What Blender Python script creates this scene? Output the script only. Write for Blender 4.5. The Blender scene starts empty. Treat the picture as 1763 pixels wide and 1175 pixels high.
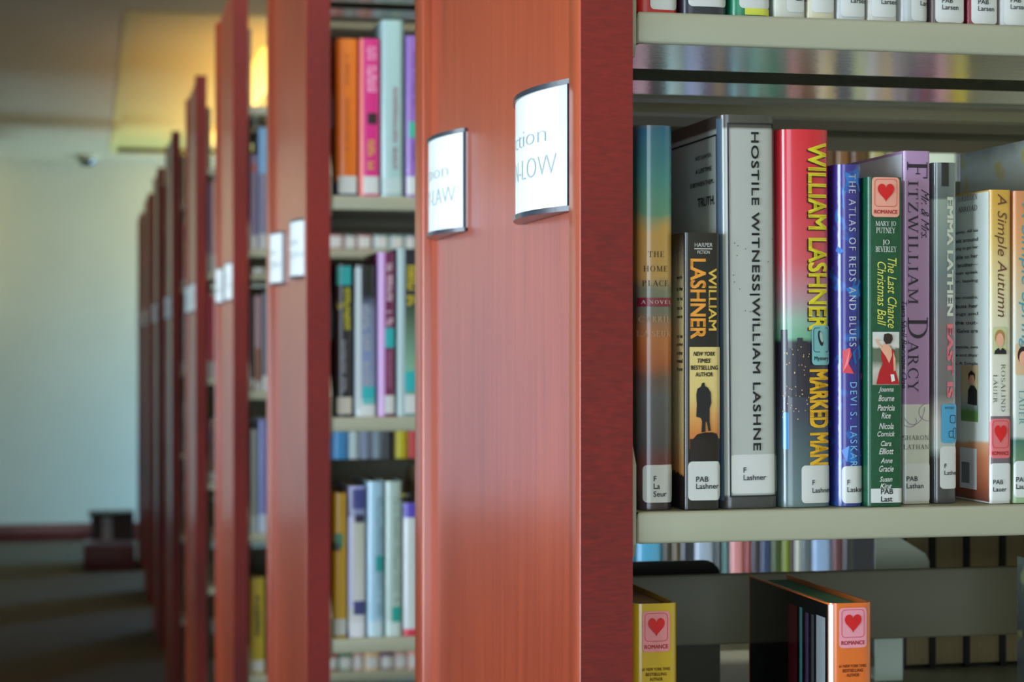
import bpy, bmesh, math, random
from mathutils import Vector, Matrix
random.seed(7)
sc = bpy.context.scene
COL = sc.collection

# ------------------------------------------------------------------ camera
H = 1.40                                   # eye height above the carpet
PSI = math.atan(726.5/3365.0)              # camera turned a little to the right
F = 3365.0
cam_d = bpy.data.cameras.new('camera'); cam = bpy.data.objects.new('camera', cam_d); COL.objects.link(cam)
cam.location = (0, 0, H); cam.rotation_euler = (math.radians(90), 0, -PSI)
cam_d.sensor_width = 36; cam_d.lens = F/1763*36; cam_d.clip_start = .05; cam_d.clip_end = 60
cam_d.shift_y = 2.5/1763
cam_d.dof.use_dof = True; cam_d.dof.focus_distance = 1.27; cam_d.dof.aperture_fstop = 10.5
sc.camera = cam
# ------------------------------------------------------------------ view + lights
sc.view_settings.view_transform = 'Standard'; sc.view_settings.look = 'None'
sc.view_settings.gamma = 1; sc.view_settings.use_curve_mapping = False
sc.view_settings.exposure = 0.0
wd = bpy.data.worlds.new('world'); sc.world = wd; wd.use_nodes = True
wd.node_tree.nodes['Background'].inputs[0].default_value = (.42, .6, .9, 1)
wd.node_tree.nodes['Background'].inputs[1].default_value = 1.2
def area(name, loc, rot, sx, sy, power, col):
    d = bpy.data.lights.new(name, 'AREA'); d.shape = 'RECTANGLE'; d.size = sx; d.size_y = sy
    d.energy = power; d.color = col
    o = bpy.data.objects.new(name, d); COL.objects.link(o); o.location = loc; o.rotation_euler = rot
    return o
R90 = math.radians(90)
# daylight: large window in the left wall near the camera, and the end-aisle window in the right wall
o_ = area('window_daylight_near', (-3.35, .0, 1.35), (0, -R90, 0), 1.9, 3.0, 170, (.74, .89, 1.0)); o_.data.spread = math.radians(124)
o_ = area('window_daylight_middle', (-3.35, 4.3, 1.35), (0, -R90, 0), 1.9, 1.8, 60, (.80, .92, 1.0)); o_.data.spread = math.radians(95)  # added fill so the second and third end panels get more light
area('window_daylight_back', (-.9, -2.75, 1.35), (R90, 0, 0), 2.2, 1.7, 44, (.80, .92, 1.0))  # fill added behind the camera to brighten the left-facing book covers
area('window_daylight_end', (3.3, 13.5, .6), (0, R90, math.radians(-14)), 0.8, 1.0, 430, (.22, .52, 1.0))
# unseen fill lights, added: behind the camera, over the aisles, up at the ceiling
area('ceiling_lamp_behind', (1.2, -1.2, 2.64), (0, 0, 0), 1.2, .6, 12, (1.0, .93, .80))  # added general fill for the near spines
for k, yy_ in enumerate((2.29, 3.87, 5.44)):
    area('ceiling_lamp_aisle', (1.1, yy_, 2.64), (0, 0, 0), 1.4, .3, (16, 13, 6)[k], (1.0, .97, .92))  # added to lift the second bookcase's books and the shelf reflections
area('uplight', (.95, 10.4, 2.24), (math.pi, 0, 0), .5, 4.6, 25, (1.0, .74, .28))  # added warm fill that tints the ceiling, no fixture there
for x_ in (-1.5, 1.1):
    o_ = area('wall_washer', (x_, 13.1, 2.62), (math.radians(62), 0, 0), 1.2, .2, 6.5, (1.0, .72, .20)); o_.data.spread = math.radians(130)  # added warm fill for the upper far wall

# ------------------------------------------------------------------ helpers
def lin(c):
    return tuple(((x/255)/12.92 if x/255 <= .04045 else ((x/255+.055)/1.055)**2.4) for x in c)
MC = {}
def mat(name, rgb, rough=.5, metal=0, coat=0, emit=0, noise=0, nscale=(1,1,1), spec=.5, bump=0, bscale=60, coat_r=.1, trans=0):
    key = (name, tuple(rgb), rough, metal, coat, emit, noise, nscale, bump)
    if key in MC: return MC[key]
    m = bpy.data.materials.new(name); m.use_nodes = True; nt = m.node_tree; b = nt.nodes['Principled BSDF']
    c = lin(rgb); b.inputs['Base Color'].default_value = (*c, 1)
    b.inputs['Roughness'].default_value = rough; b.inputs['Metallic'].default_value = metal
    b.inputs['Coat Weight'].default_value = coat; b.inputs['Coat Roughness'].default_value = coat_r
    b.inputs['Specular IOR Level'].default_value = spec
    if emit:
        b.inputs['Emission Color'].default_value = (*c, 1); b.inputs['Emission Strength'].default_value = emit
    if noise or bump:
        tc = nt.nodes.new('ShaderNodeTexCoord'); mp = nt.nodes.new('ShaderNodeMapping')
        mp.inputs['Scale'].default_value = nscale; nt.links.new(tc.outputs['Object'], mp.inputs[0])
        n = nt.nodes.new('ShaderNodeTexNoise'); n.inputs['Scale'].default_value = bscale; n.inputs['Detail'].default_value = 4
        nt.links.new(mp.outputs[0], n.inputs['Vector'])
        if noise:
            r = nt.nodes.new('ShaderNodeValToRGB')
            r.color_ramp.elements[0].position = .3; r.color_ramp.elements[1].position = .7
            r.color_ramp.elements[0].color = (*[x*(1-noise) for x in c], 1)
            r.color_ramp.elements[1].color = (*[min(1, x*(1+noise)) for x in c], 1)
            nt.links.new(n.outputs['Fac'], r.inputs[0]); nt.links.new(r.outputs[0], b.inputs['Base Color'])
        if bump:
            bp = nt.nodes.new('ShaderNodeBump'); bp.inputs['Strength'].default_value = bump; bp.inputs['Distance'].default_value = .001
            nt.links.new(n.outputs['Fac'], bp.inputs['Height']); nt.links.new(bp.outputs[0], b.inputs['Normal'])
    MC[key] = m; return m
def ramp_mat(name, stops, height, rough=.25, coat=.6, blotch=None, blotch_scale=40, fine=.08):
    """printed cover: colour runs along the height of the spine, with printed clouds or blotches"""
    m = bpy.data.materials.new(name); m.use_nodes = True; nt = m.node_tree; b = nt.nodes['Principled BSDF']
    b.inputs['Roughness'].default_value = rough; b.inputs['Coat Weight'].default_value = coat; b.inputs['Coat Roughness'].default_value = .12
    tc = nt.nodes.new('ShaderNodeTexCoord'); sp = nt.nodes.new('ShaderNodeSeparateXYZ'); nt.links.new(tc.outputs['Object'], sp.inputs[0])
    dv = nt.nodes.new('ShaderNodeMath'); dv.operation = 'DIVIDE'; dv.inputs[1].default_value = height
    nt.links.new(sp.outputs[2], dv.inputs[0])
    n = nt.nodes.new('ShaderNodeTexNoise'); n.inputs['Scale'].default_value = blotch_scale; n.inputs['Detail'].default_value = 3
    nt.links.new(tc.outputs['Object'], n.inputs['Vector'])
    ad = nt.nodes.new('ShaderNodeMath'); ad.operation = 'MULTIPLY_ADD'; ad.inputs[1].default_value = fine; 
    nt.links.new(n.outputs['Fac'], ad.inputs[0])
    sb = nt.nodes.new('ShaderNodeMath'); sb.operation = 'SUBTRACT'; sb.inputs[1].default_value = fine/2
    nt.links.new(dv.outputs[0], sb.inputs[0]); nt.links.new(sb.outputs[0], ad.inputs[2])
    r = nt.nodes.new('ShaderNodeValToRGB'); cr = r.color_ramp
    while len(cr.elements) > 1: cr.elements.remove(cr.elements[0])
    for i, (p, c) in enumerate(stops):
        e = cr.elements[0] if i == 0 else cr.elements.new(p)
        e.position = p; e.color = (*lin(c), 1)
    nt.links.new(ad.outputs[0], r.inputs[0])
    out = r.outputs[0]
    if blotch:
        n2 = nt.nodes.new('ShaderNodeTexNoise'); n2.inputs['Scale'].default_value = blotch_scale*1.7; n2.inputs['Detail'].default_value = 2
        nt.links.new(tc.outputs['Object'], n2.inputs['Vector'])
        rr = nt.nodes.new('ShaderNodeValToRGB'); rr.color_ramp.elements[0].position = blotch[1]; rr.color_ramp.elements[1].position = blotch[1]+.08
        nt.links.new(n2.outputs['Fac'], rr.inputs[0])
        mx = nt.nodes.new('ShaderNodeMix'); mx.data_type = 'RGBA'; nt.links.new(rr.outputs[0], mx.inputs[0])
        nt.links.new(out, mx.inputs[6]); mx.inputs[7].default_value = (*lin(blotch[0]), 1); out = mx.outputs[2]
    nt.links.new(out, b.inputs['Base Color'])
    return m
def wood(name, dark, light, axis='z', rough=.32, coat=.5, scale=9):
    m = bpy.data.materials.new(name); m.use_nodes = True; nt = m.node_tree; b = nt.nodes['Principled BSDF']
    b.inputs['Roughness'].default_value = rough; b.inputs['Coat Weight'].default_value = coat; b.inputs['Coat Roughness'].default_value = .2
    tc = nt.nodes.new('ShaderNodeTexCoord'); mp = nt.nodes.new('ShaderNodeMapping')
    mp.inputs['Scale'].default_value = {'z': (12, 12, .55), 'x': (5, 12, 24)}[axis]
    nt.links.new(tc.outputs['Object'], mp.inputs[0])
    n = nt.nodes.new('ShaderNodeTexNoise'); n.inputs['Scale'].default_value = scale; n.inputs['Detail'].default_value = 6; n.inputs['Distortion'].default_value = .6
    nt.links.new(mp.outputs[0], n.inputs['Vector'])
    n2 = nt.nodes.new('ShaderNodeTexNoise'); n2.inputs['Scale'].default_value = 2.2; n2.inputs['Detail'].default_value = 2
    nt.links.new(tc.outputs['Object'], n2.inputs['Vector'])
    ad = nt.nodes.new('ShaderNodeMath'); ad.operation = 'MULTIPLY_ADD'; ad.inputs[1].default_value = .6
    nt.links.new(n2.outputs['Fac'], ad.inputs[0])
    m2 = nt.nodes.new('ShaderNodeMath'); m2.operation = 'MULTIPLY'; m2.inputs[1].default_value = .4
    nt.links.new(n.outputs['Fac'], m2.inputs[0]); nt.links.new(m2.outputs[0], ad.inputs[2])
    r = nt.nodes.new('ShaderNodeValToRGB'); r.color_ramp.elements[0].position = .36; r.color_ramp.elements[1].position = .64
    r.color_ramp.elements[0].color = (*lin(dark), 1); r.color_ramp.elements[1].color = (*lin(light), 1)
    nt.links.new(ad.outputs[0], r.inputs[0]); nt.links.new(r.outputs[0], b.inputs['Base Color'])
    return m

def link(name, me, m, parent=None, loc=None):
    o = bpy.data.objects.new(name, me); COL.objects.link(o)
    if m is not None and not me.materials: me.materials.append(m)
    if parent: o.parent = parent
    if loc: o.location = loc
    return o
def mesh_from(verts, faces, name='mesh', smooth=False):
    me = bpy.data.meshes.new(name); me.from_pydata(verts, [], faces); me.update()
    if smooth:
        for p in me.polygons: p.use_smooth = True
    return me
def box_data(boxes):
    V, Fc = [], []
    for x0, x1, y0, y1, z0, z1 in boxes:
        i = len(V)
        V += [(x0,y0,z0),(x1,y0,z0),(x1,y1,z0),(x0,y1,z0),(x0,y0,z1),(x1,y0,z1),(x1,y1,z1),(x0,y1,z1)]
        Fc += [(i,i+3,i+2,i+1),(i+4,i+5,i+6,i+7),(i,i+1,i+5,i+4),(i+1,i+2,i+6,i+5),(i+2,i+3,i+7,i+6),(i+3,i,i+4,i+7)]
    return V, Fc
def boxes(name, bs, m, parent=None, bevel=0, seg=2):
    V, Fc = box_data(bs); me = mesh_from(V, Fc, name)
    if bevel:
        bm = bmesh.new(); bm.from_mesh(me)
        bmesh.ops.bevel(bm, geom=bm.edges[:], offset=bevel, segments=seg, affect='EDGES', profile=.5, clamp_overlap=True)
        for f in bm.faces: f.smooth = True
        bm.to_mesh(me); bm.free()
        me.set_sharp_from_angle(angle=math.radians(50))
    return link(name, me, m, parent)
def prism(name, pts, z0, z1, m, parent=None, smooth=False):
    """extrude an XY outline along Z"""
    n = len(pts); V = [(x, y, z0) for x, y in pts]+[(x, y, z1) for x, y in pts]
    Fc = [tuple(range(n-1, -1, -1)), tuple(range(n, 2*n))]+[(i, (i+1) % n, n+(i+1) % n, n+i) for i in range(n)]
    me = mesh_from(V, Fc, name)
    bm = bmesh.new(); bm.from_mesh(me); bmesh.ops.recalc_face_normals(bm, faces=bm.faces)
    if smooth:
        for f in bm.faces: f.smooth = True
    bm.to_mesh(me); bm.free()
    if smooth: me.set_sharp_from_angle(angle=math.radians(35))
    return link(name, me, m, parent)
def empty(name, loc, rot=(0,0,0)):
    o = bpy.data.objects.new(name, None); COL.objects.link(o); o.location = loc; o.rotation_euler = rot
    o.empty_display_size = .05
    return o
def tag(o, label, cat, group=None):
    o['label'] = label; o['category'] = cat
    if group: o['group'] = group
    return o
def struct(o): o['kind'] = 'structure'; return o
def Xat(px, Y): return Y*math.tan(math.atan((px-881.5)/F)+PSI)
def Zat(py, X, Y): return H+(585.0-py)*(Y*math.cos(PSI)+X*math.sin(PSI))/F

# ------------------------------------------------------------------ room
XL, XR, YB, YF, ZC = -3.2, 3.2, -2.6, 14.15, H+1.285
wall_m = mat('wall_paint', (194, 196, 168), .75, noise=.03, bscale=3)
ceil_m = mat('ceiling_paint', (204, 170, 118), .8)
carpet = mat('carpet', (88, 80, 62), .95, noise=.35, bscale=180, spec=.1, bump=.6)
base_m = wood('baseboard_wood', (70, 22, 18), (104, 38, 30), 'z')
struct(boxes('floor', [(XL, XR, YB, YF, -.05, 0)], carpet))
# ceiling with the recessed tray cut out
TX0, TX1, TY0, TY1 = .175, 1.75, 7.75, 13.45
struct(boxes('ceiling', [(XL, TX0, YB, YF, ZC, ZC+.1), (TX1, XR, YB, YF, ZC, ZC+.1), (TX0, TX1, YB, TY0, ZC, ZC+.1), (TX0, TX1, TY1, YF, ZC, ZC+.1)], ceil_m))
tray_m = mat('tray_paint', (226, 184, 88), .7)  # yellow holds the lamps' warm tint in the colour
struct(boxes('trim_1', [(TX0, TX1, TY0, TY1, ZC+.03, ZC+.13)], tray_m))
tr_m = mat('tray_trim_paint', (232, 192, 96), .55)
fr = .045
struct(boxes('trim_2', [(TX0-fr, TX0, TY0-fr, TY1+fr, ZC-.004, ZC+.1), (TX1, TX1+fr, TY0-fr, TY1+fr, ZC-.004, ZC+.1),
       (TX0, TX1, TY0-fr, TY0, ZC-.004, ZC+.1), (TX0, TX1, TY1, TY1+fr, ZC-.004, ZC+.1)], tr_m))
WX0, WX1, WZ0, WZ1 = -3.12, -2.0, .14, 2.64
struct(boxes('wall_far', [(WX1, XR, YF, YF+.1, 0, ZC+.1), (XL, WX0, YF, YF+.1, 0, ZC+.1), (WX0, WX1, YF, YF+.1, 0, WZ0), (WX0, WX1, YF, YF+.1, WZ1, ZC+.1)], wall_m))
struct(boxes('wall_near', [(XL, -2.0, YB-.1, YB, 0, ZC+.1), (.2, XR, YB-.1, YB, 0, ZC+.1), (-2.0, .2, YB-.1, YB, 0, .5), (-2.0, .2, YB-.1, YB, 2.2, ZC+.1)], wall_m))
struct(boxes('window_4', [(-2.0, -1.95, YB-.09, YB-.03, .5, 2.2), (.15, .2, YB-.09, YB-.03, .5, 2.2), (-1.95, .15, YB-.09, YB-.03, .5, .55), (-1.95, .15, YB-.09, YB-.03, 2.15, 2.2), (-.92, -.88, YB-.09, YB-.03, .55, 2.15)], mat('window_frame_paint', (226, 226, 220), .4)))  # unseen window, added for the fill behind the camera
struct(boxes('wall_right', [(XR, XR+.1, YB, 13.0, 0, ZC+.1), (XR, XR+.1, 14.0, YF, 0, ZC+.1), (XR, XR+.1, 13.0, 14.0, 0, .2), (XR, XR+.1, 13.0, 14.0, 1.1, ZC+.1)], wall_m))
wins = [(-1.5, 1.5, .4, 2.3), (3.4, 5.2, .4, 2.3)]  # second opening is added to let the middle fill in
bs = []; y = YB
for (a, b, z0, z1) in sorted(wins):
    bs += [(XL-.12, XL, y, a, 0, ZC+.1), (XL-.12, XL, a, b, 0, z0), (XL-.12, XL, a, b, z1, ZC+.1)]; y = b
bs.append((XL-.12, XL, y, YF, 0, ZC+.1))
struct(boxes('wall_left', bs, wall_m))
fm = mat('window_frame_paint', (226, 226, 220), .4)
for i, (a, b, z0, z1) in enumerate(sorted(wins)):
    w = .05; c = (a+b)/2
    struct(boxes('window_%d' % (i+1), [(XL-.1, XL-.02, a, a+w, z0, z1), (XL-.1, XL-.02, b-w, b, z0, z1), (XL-.1, XL-.02, a, b, z0, z0+w),
           (XL-.1, XL-.02, a, b, z1-w, z1), (XL-.09, XL-.03, c-.02, c+.02, z0, z1)], fm))
struct(boxes('window_5', [(WX0, WX0+.05, YF+.02, YF+.08, WZ0, WZ1), (WX1-.05, WX1, YF+.02, YF+.08, WZ0, WZ1), (WX0, WX1, YF+.02, YF+.08, WZ0, WZ0+.05), (WX0, WX1, YF+.02, YF+.08, WZ1-.05, WZ1)], fm))
struct(boxes('window_3', [(XR+.02, XR+.08, 13.0, 13.04, .2, 1.1), (XR+.02, XR+.08, 13.96, 14.0, .2, 1.1), (XR+.02, XR+.08, 13.04, 13.96, .2, .24), (XR+.02, XR+.08, 13.04, 13.96, 1.06, 1.1)], fm))
struct(boxes('baseboard_far', [(XL, XR, YF-.02, YF, 0, .122)], base_m, bevel=.004))
struct(boxes('baseboard_left', [(XL, XL+.02, YB, YF-.02, 0, .122)], base_m, bevel=.004))

# warm ceiling lamp in the tray
lamp = tag(empty('ceiling_lamp', (.82, 10.9, ZC+.02)), 'long warm yellow ceiling lamp in the recessed tray', 'lamp')
boxes('lamp_housing', [(-.09, .09, -2.2, 2.2, .04, .08)], mat('lamp_housing', (210, 205, 190), .4), lamp)
boxes('diffuser', [(-.08, .08, -2.18, 2.18, .0, .04)], mat('lamp_diffuser', (255, 196, 96), .5, emit=1.3), lamp, bevel=.01)
# dome on the ceiling
dome = tag(empty('dome_camera', (-.02, 13.75, ZC)), 'small dark dome camera under the ceiling near the far wall', 'camera')
def lathe(name, prof, m, parent, seg=24):
    V, Fc = [], []
    for r, z in prof:
        for k in range(seg):
            a = 2*math.pi*k/seg; V.append((r*math.cos(a), r*math.sin(a), z))
    for i in range(len(prof)-1):
        for k in range(seg):
            Fc.append((i*seg+k, i*seg+(k+1) % seg, (i+1)*seg+(k+1) % seg, (i+1)*seg+k))
    me = mesh_from(V, Fc, name, True); return link(name, me, m, parent)
lathe('mount', [(.001, 0), (.075, 0), (.075, -.02), (.066, -.028), (.001, -.028)], mat('dome_mount', (196, 180, 130), .5), dome)
lathe('dome', [(.06, -.028), (.057, -.045), (.045, -.062), (.025, -.072), (.001, -.075)], mat('dome_plastic', (30, 34, 30), .15, coat=1), dome)

# ------------------------------------------------------------------ bookcases
WP = wood('cherry_panel', (138, 49, 24), (172, 74, 38), 'z', rough=.36, coat=.75)
WPOST = wood('cherry_post', (150, 58, 38), (176, 80, 54), 'z', rough=.4, coat=.5)
WEDGE = wood('cherry_edge', (84, 9, 8), (134, 25, 17), 'x', rough=.6, coat=.05, scale=18)
beige = mat('shelf_enamel', (152, 154, 134), .38, noise=.03, bscale=8)
beige_d = mat('frame_enamel', (120, 118, 100), .5)
galv = mat('galvanised_sheet', (206, 208, 208), .13, metal=1, noise=.05, bscale=140, bump=.08)
PITCH = .315
D0 = 1.18; DEP = .635
P = 1.578
LEV = [.208+.315, .208, -.107, -.422, -.737, -1.052, -1.33]
ordn = ['first','second','third','fourth','fifth','sixth','seventh','eighth']
XO = [.2984, .2984, .3075, .308, .301, .300, .300, .300]
YO = [D0+P*i for i in range(8)]
def seg_mesh(name, bs, m, parent, bevel): return boxes(name, bs, m, parent, bevel)
def bookcase(i, length, levels, levels_back, uprights):
    x0, y0 = XO[i], YO[i]
    r = empty('bookcase', (x0, y0, 0))
    lab = ['nearest double-sided bookcase with cherry wood end panel and beige metal shelves',
           'second cherry bookcase back, across the aisle behind the nearest one',
           'third cherry bookcase back, narrow end panel with a pair of small signs',
           'fourth cherry bookcase back, the nearest whose top shows against the ceiling',
           'fifth bookcase back, dark brown end just left of the fourth',
           'sixth bookcase back, thin dark end in the row',
           'seventh bookcase back, last but one before the far wall',
           'farthest bookcase, ending the row nearest the far wall'][i]
    tag(r, lab, 'bookcase', 'cherry bookcases in a row')
    top = H+.80
    boxes('end_panel', [(.008, .03, .03, DEP-.045, .0, top-.012)], WP, r)
    fp = boxes('front_post', [(.0, .034, .0012, .030, 0, top)], WP, r, bevel=.0004)
    boxes('edge_band', [(.0003, .0337, .0, .0012, 0, top-.001)], WEDGE, fp)
    boxes('back_post', [(.0, .034, DEP-.046, DEP, 0, top)], WP, r, bevel=.0012)
    boxes('top_cap', [(.008, .034, .03, DEP-.046, top-.012, top)], WPOST, r)
    x1 = .0375
    ym = DEP/2
    for side in (0, 1):
        lv = levels if side == 0 else levels_back
        for h in lv:
            z = H+h
            def yy(a): return a if side == 0 else DEP-a
            def bx(xa, xb, ya, yb, za, zb):
                ya, yb = sorted((yy(ya), yy(yb))); return (xa, xb, ya, yb, za, zb)
            s = boxes('shelf', [bx(x1, length, .004, .285, z-.0035, z), bx(x1, length, .004, .0075, z-.0195, z),
                                bx(x1, length, .262, .285, z-.021, z-.0035)], beige, r)
            V = None
            lipb = boxes('lip', [bx(x1, length, .0028, .0078, z-.0198, z+.0003)], beige, s, bevel=.002, seg=3)
            boxes('underside_sheet', [bx(x1+.003, length-.003, .008, .118, z-.0192, z-.0037), bx(x1+.003, length-.003, .176, .2615, z-.0192, z-.0037)], galv if side == 0 and (i == 0 or h > .4) else beige_d, s)
            # end bracket plate
            pts = [(yy(.006), z-.028), (yy(.003), z-.02), (yy(.003), z+.03), (yy(.05), z+.10), (yy(.285), z+.13), (yy(.285), z-.03)]
            n = len(pts); xa, xb = .0345, .0368
            Vb = [(xa, a, b) for a, b in pts]+[(xb, a, b) for a, b in pts]
            Fb = [tuple(range(n)), tuple(range(2*n-1, n-1, -1))]+[(k, n+k, n+(k+1) % n, (k+1) % n) for k in range(n)]
            me = mesh_from(Vb, Fb, 'bracket'); bm = bmesh.new(); bm.from_mesh(me); bmesh.ops.recalc_face_normals(bm, faces=bm.faces); bm.to_mesh(me); bm.free()
            link('shelf_bracket', me, beige, s)
    for ux in uprights:
        boxes('upright', [(ux, ux+.03, ym-.02, ym+.02, 0, top-.06)], beige_d, r)
    for a_, h in zip(levels, levels[1:]):
        if i == 1 and h < -.5: continue
        zt = H+a_-.0767
        if zt: boxes('crossbeam', [(.0345, length, ym-.019, ym-.012, zt-.056, zt)], beige_d, r, bevel=.002)
    boxes('kick_base', [(.0345, length, .02, DEP-.02, 0, .055)], beige_d, r)
    return r
LV1 = [.523, .208, -.107, -.345, -.66, -1.0, -1.335]
cases = []
LVB = [.523, .208, -.107, -.300, -.66, -1.0, -1.335]
cases.append(bookcase(0, 1.25, LV1, LVB, [.0345, .60]))
ZLB = H-.300+.0005
cases.append(bookcase(1, 1.40, LEV, LEV, [.0345, 1.37]))
cases.append(bookcase(2, 1.30, LEV, LEV, [.0345, 1.27]))
cases.append(bookcase(3, 1.30, LEV, LEV, [.0345, 1.27]))
for i in range(4, 8): cases.append(bookcase(i, 1.2, LEV[:1]+LEV[1:6:1], LEV[2:3], [.0345]))

# ------------------------------------------------------------------ lettering
def raw_text(s, bold=0, shear=0, spacing=1.0):
    c = bpy.data.curves.new('t', 'FONT'); c.body = s; c.size = 1; c.shear = shear; c.offset = min(bold, 0); c.space_character = spacing
    c.resolution_u = 3; c.fill_mode = 'FRONT'
    o = bpy.data.objects.new('t', c); COL.objects.link(o)
    dg = bpy.context.evaluated_depsgraph_get(); me = bpy.data.meshes.new_from_object(o.evaluated_get(dg))
    V = [(v.co.x, v.co.y) for v in me.vertices]; Fc = [tuple(p.vertices) for p in me.polygons]
    bpy.data.objects.remove(o); bpy.data.curves.remove(c); bpy.data.meshes.remove(me)
    if bold > 0:
        n = len(V); V0, F0 = list(V), list(Fc); b_ = bold*1.3
        for j, (dx, dy) in enumerate(((b_, b_), (-b_, b_), (b_, -b_), (-b_, -b_))):
            V += [(x+dx, y+dy) for x, y in V0]; Fc += [tuple(q+n*(j+1) for q in f) for f in F0]
    return V, Fc
TH, TK = .045, .13
def serif_text(s, spacing=.1, italic=0):
    V, Fc = [], []
    def quad(*p):
        i = len(V); V.extend(p); Fc.append(tuple(range(i, i+len(p))))
    X = 0.0
    def v(x, t=TK, y0=0, y1=1): quad((X+x-t/2, y0), (X+x+t/2, y0), (X+x+t/2, y1), (X+x-t/2, y1))
    def hh(y, a, b, t=TH): quad((X+a, y-t/2), (X+b, y-t/2), (X+b, y+t/2), (X+a, y+t/2))
    def d(a, b, c, e, t): quad((X+a-t/2, b), (X+a+t/2, b), (X+c+t/2, e), (X+c-t/2, e))
    def sf(x, y, w=.3): y = TH/2 if y == 0 else 1-TH/2; hh(y, x-w/2, x+w/2)
    def arc(cx, cy, rx, ry, a0, a1):
        n = 14
        for k in range(n):
            A, B = math.radians(a0+(a1-a0)*k/n), math.radians(a0+(a1-a0)*(k+1)/n)
            q = []
            for (rr, ss, an) in ((rx, ry, A), (rx, ry, B), (rx-TK, ry-TH, B), (rx-TK, ry-TH, A)):
                q.append((X+cx+rr*math.cos(an), cy+ss*math.sin(an)))
            quad(*q)
    for ch in s:
        w = .5
        if ch == ' ': X += .42; continue
        if ch == 'I': v(.17); sf(.17, 0, .32); sf(.17, 1, .32); w = .34
        elif ch == 'F': v(.17); sf(.17, 0); hh(1-TH/2, .02, .6); v(.59, TH, .78, 1); hh(.52, .2, .45); v(.45, TH, .42, .62); w = .62
        elif ch == 'E': v(.17); hh(TH/2, .02, .64); v(.62, TH, 0, .24); hh(1-TH/2, .02, .6); v(.59, TH, .78, 1); hh(.52, .2, .45); v(.45, TH, .42, .62); w = .66
        elif ch == 'L': v(.17); sf(.17, 1); hh(TH/2, .02, .6); v(.58, TH, 0, .26); w = .6
        elif ch == 'T': v(.36); sf(.36, 0); hh(1-TH/2, .02, .7); v(.04, TH, .74, 1); v(.68, TH, .74, 1); w = .72
        elif ch == 'H': v(.17); v(.67); [sf(x, y) for x in (.17, .67) for y in (0, 1)]; hh(.52, .17, .67); w = .84
        elif ch == 'N': v(.15, TH*1.2); v(.73, TH*1.2); d(.15, 1, .73, 0, TK*1.1); sf(.15, 0, .26); sf(.1, 1, .2); sf(.73, 1, .26); w = .86
        elif ch == 'M': v(.14, TH*1.2); v(.88); d(.16, 1, .5, .05, TK); d(.5, .05, .86, 1, TH*1.2); sf(.14, 0, .26); sf(.88, 0); sf(.88, 1, .26); sf(.1, 1, .2); w = 1.0
        elif ch == 'A': d(.08, 0, .4, 1, TH*1.2); d(.4, 1, .7, 0, TK*1.15); hh(.34, .2, .58); sf(.08, 0, .24); sf(.7, 0, .26); w = .78
        elif ch == 'V': d(.08, 1, .4, 0, TK*1.15); d(.4, 0, .7, 1, TH*1.2); sf(.08, 1, .26); sf(.7, 1, .24); w = .76
        elif ch == 'W': d(.08, 1, .36, 0, TK); d(.36, 0, .58, .95, TH*1.2); d(.56, .95, .8, 0, TK); d(.8, 0, 1.06, 1, TH*1.2); sf(.08, 1, .26); sf(.56, 1, .26); sf(1.06, 1, .22); w = 1.14
        elif ch == 'Y': v(.38, TK, 0, .5); d(.08, 1, .38, .45, TK); d(.38, .45, .66, 1, TH*1.2); sf(.38, 0); sf(.08, 1, .24); sf(.66, 1, .22); w = .72
        elif ch == 'Z': d(.08, 0, .58, 1, TK*1.15); hh(TH/2, .03, .66); hh(1-TH/2, .04, .62); v(.64, TH, 0, .24); v(.06, TH, .76, 1); w = .7
        elif ch == 'O': arc(.42, .5, .4, .52, 0, 360); w = .84
        elif ch == 'C': arc(.42, .5, .4, .52, 50, 320); v(.68, TH, .7, .98); w = .74
        elif ch == 'D': v(.17); sf(.1, 0, .2); sf(.1, 1, .2); arc(.3, .5, .48, .5, -90, 90); hh(TH/2, .1, .32); hh(1-TH/2, .1, .32); w = .82
        elif ch in 'PRB':
            v(.17); sf(.15, 0, .3); sf(.1, 1, .2); arc(.3, .75, .28, .25, -90, 90); hh(1-TH/2, .1, .32); hh(.5+TH/2, .17, .32); w = .62
            if ch == 'R': d(.36, .5, .66, 0, TK); sf(.7, 0, .16); w = .74
            if ch == 'B': arc(.3, .26, .32, .27, -90, 90); hh(TH/2, .1, .32); w = .66
        elif ch == 'S': arc(.3, .74, .25, .26, 40, 270); arc(.3, .25, .27, .27, -140, 90); v(.49, TH, .72, .96); v(.05, TH, .02, .28); w = .56
        elif ch == 'U': v(.17, TK, .28, 1); v(.67, TH*1.3, .28, 1); sf(.17, 1); sf(.67, 1, .24); arc(.41, .3, .3, .31, 180, 360); w = .82
        elif ch == 'J': v(.2, TK, -.02, 1); sf(.2, 1); arc(.07, -.02, .195, .2, -110, 0); w = .34
        elif ch == '.': v(.08, .12, 0, .12); w = .16
        elif ch == '|': v(.08, .07, -.1, 1.1); w = .16
        X += w+spacing
    return [(x+italic*y, y) for x, y in V], Fc
def fit(data, w, h, rot=0):
    """scale lettering to exactly w x h, centre it, optionally turn to read downwards"""
    V, Fc = data
    xs = [p[0] for p in V]; ys = [p[1] for p in V]
    x0, x1, y0, y1 = min(xs), max(xs), min(ys), max(ys)
    if h is None: h = w*(y1-y0)/(x1-x0)
    if w is None: w = h*(x1-x0)/(y1-y0)
    V = [((x-(x0+x1)/2)*w/(x1-x0), (y-(y0+y1)/2)*h/(y1-y0)) for x, y in V]
    if rot: V = [(y, -x) for x, y in V]
    return V, Fc

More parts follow.
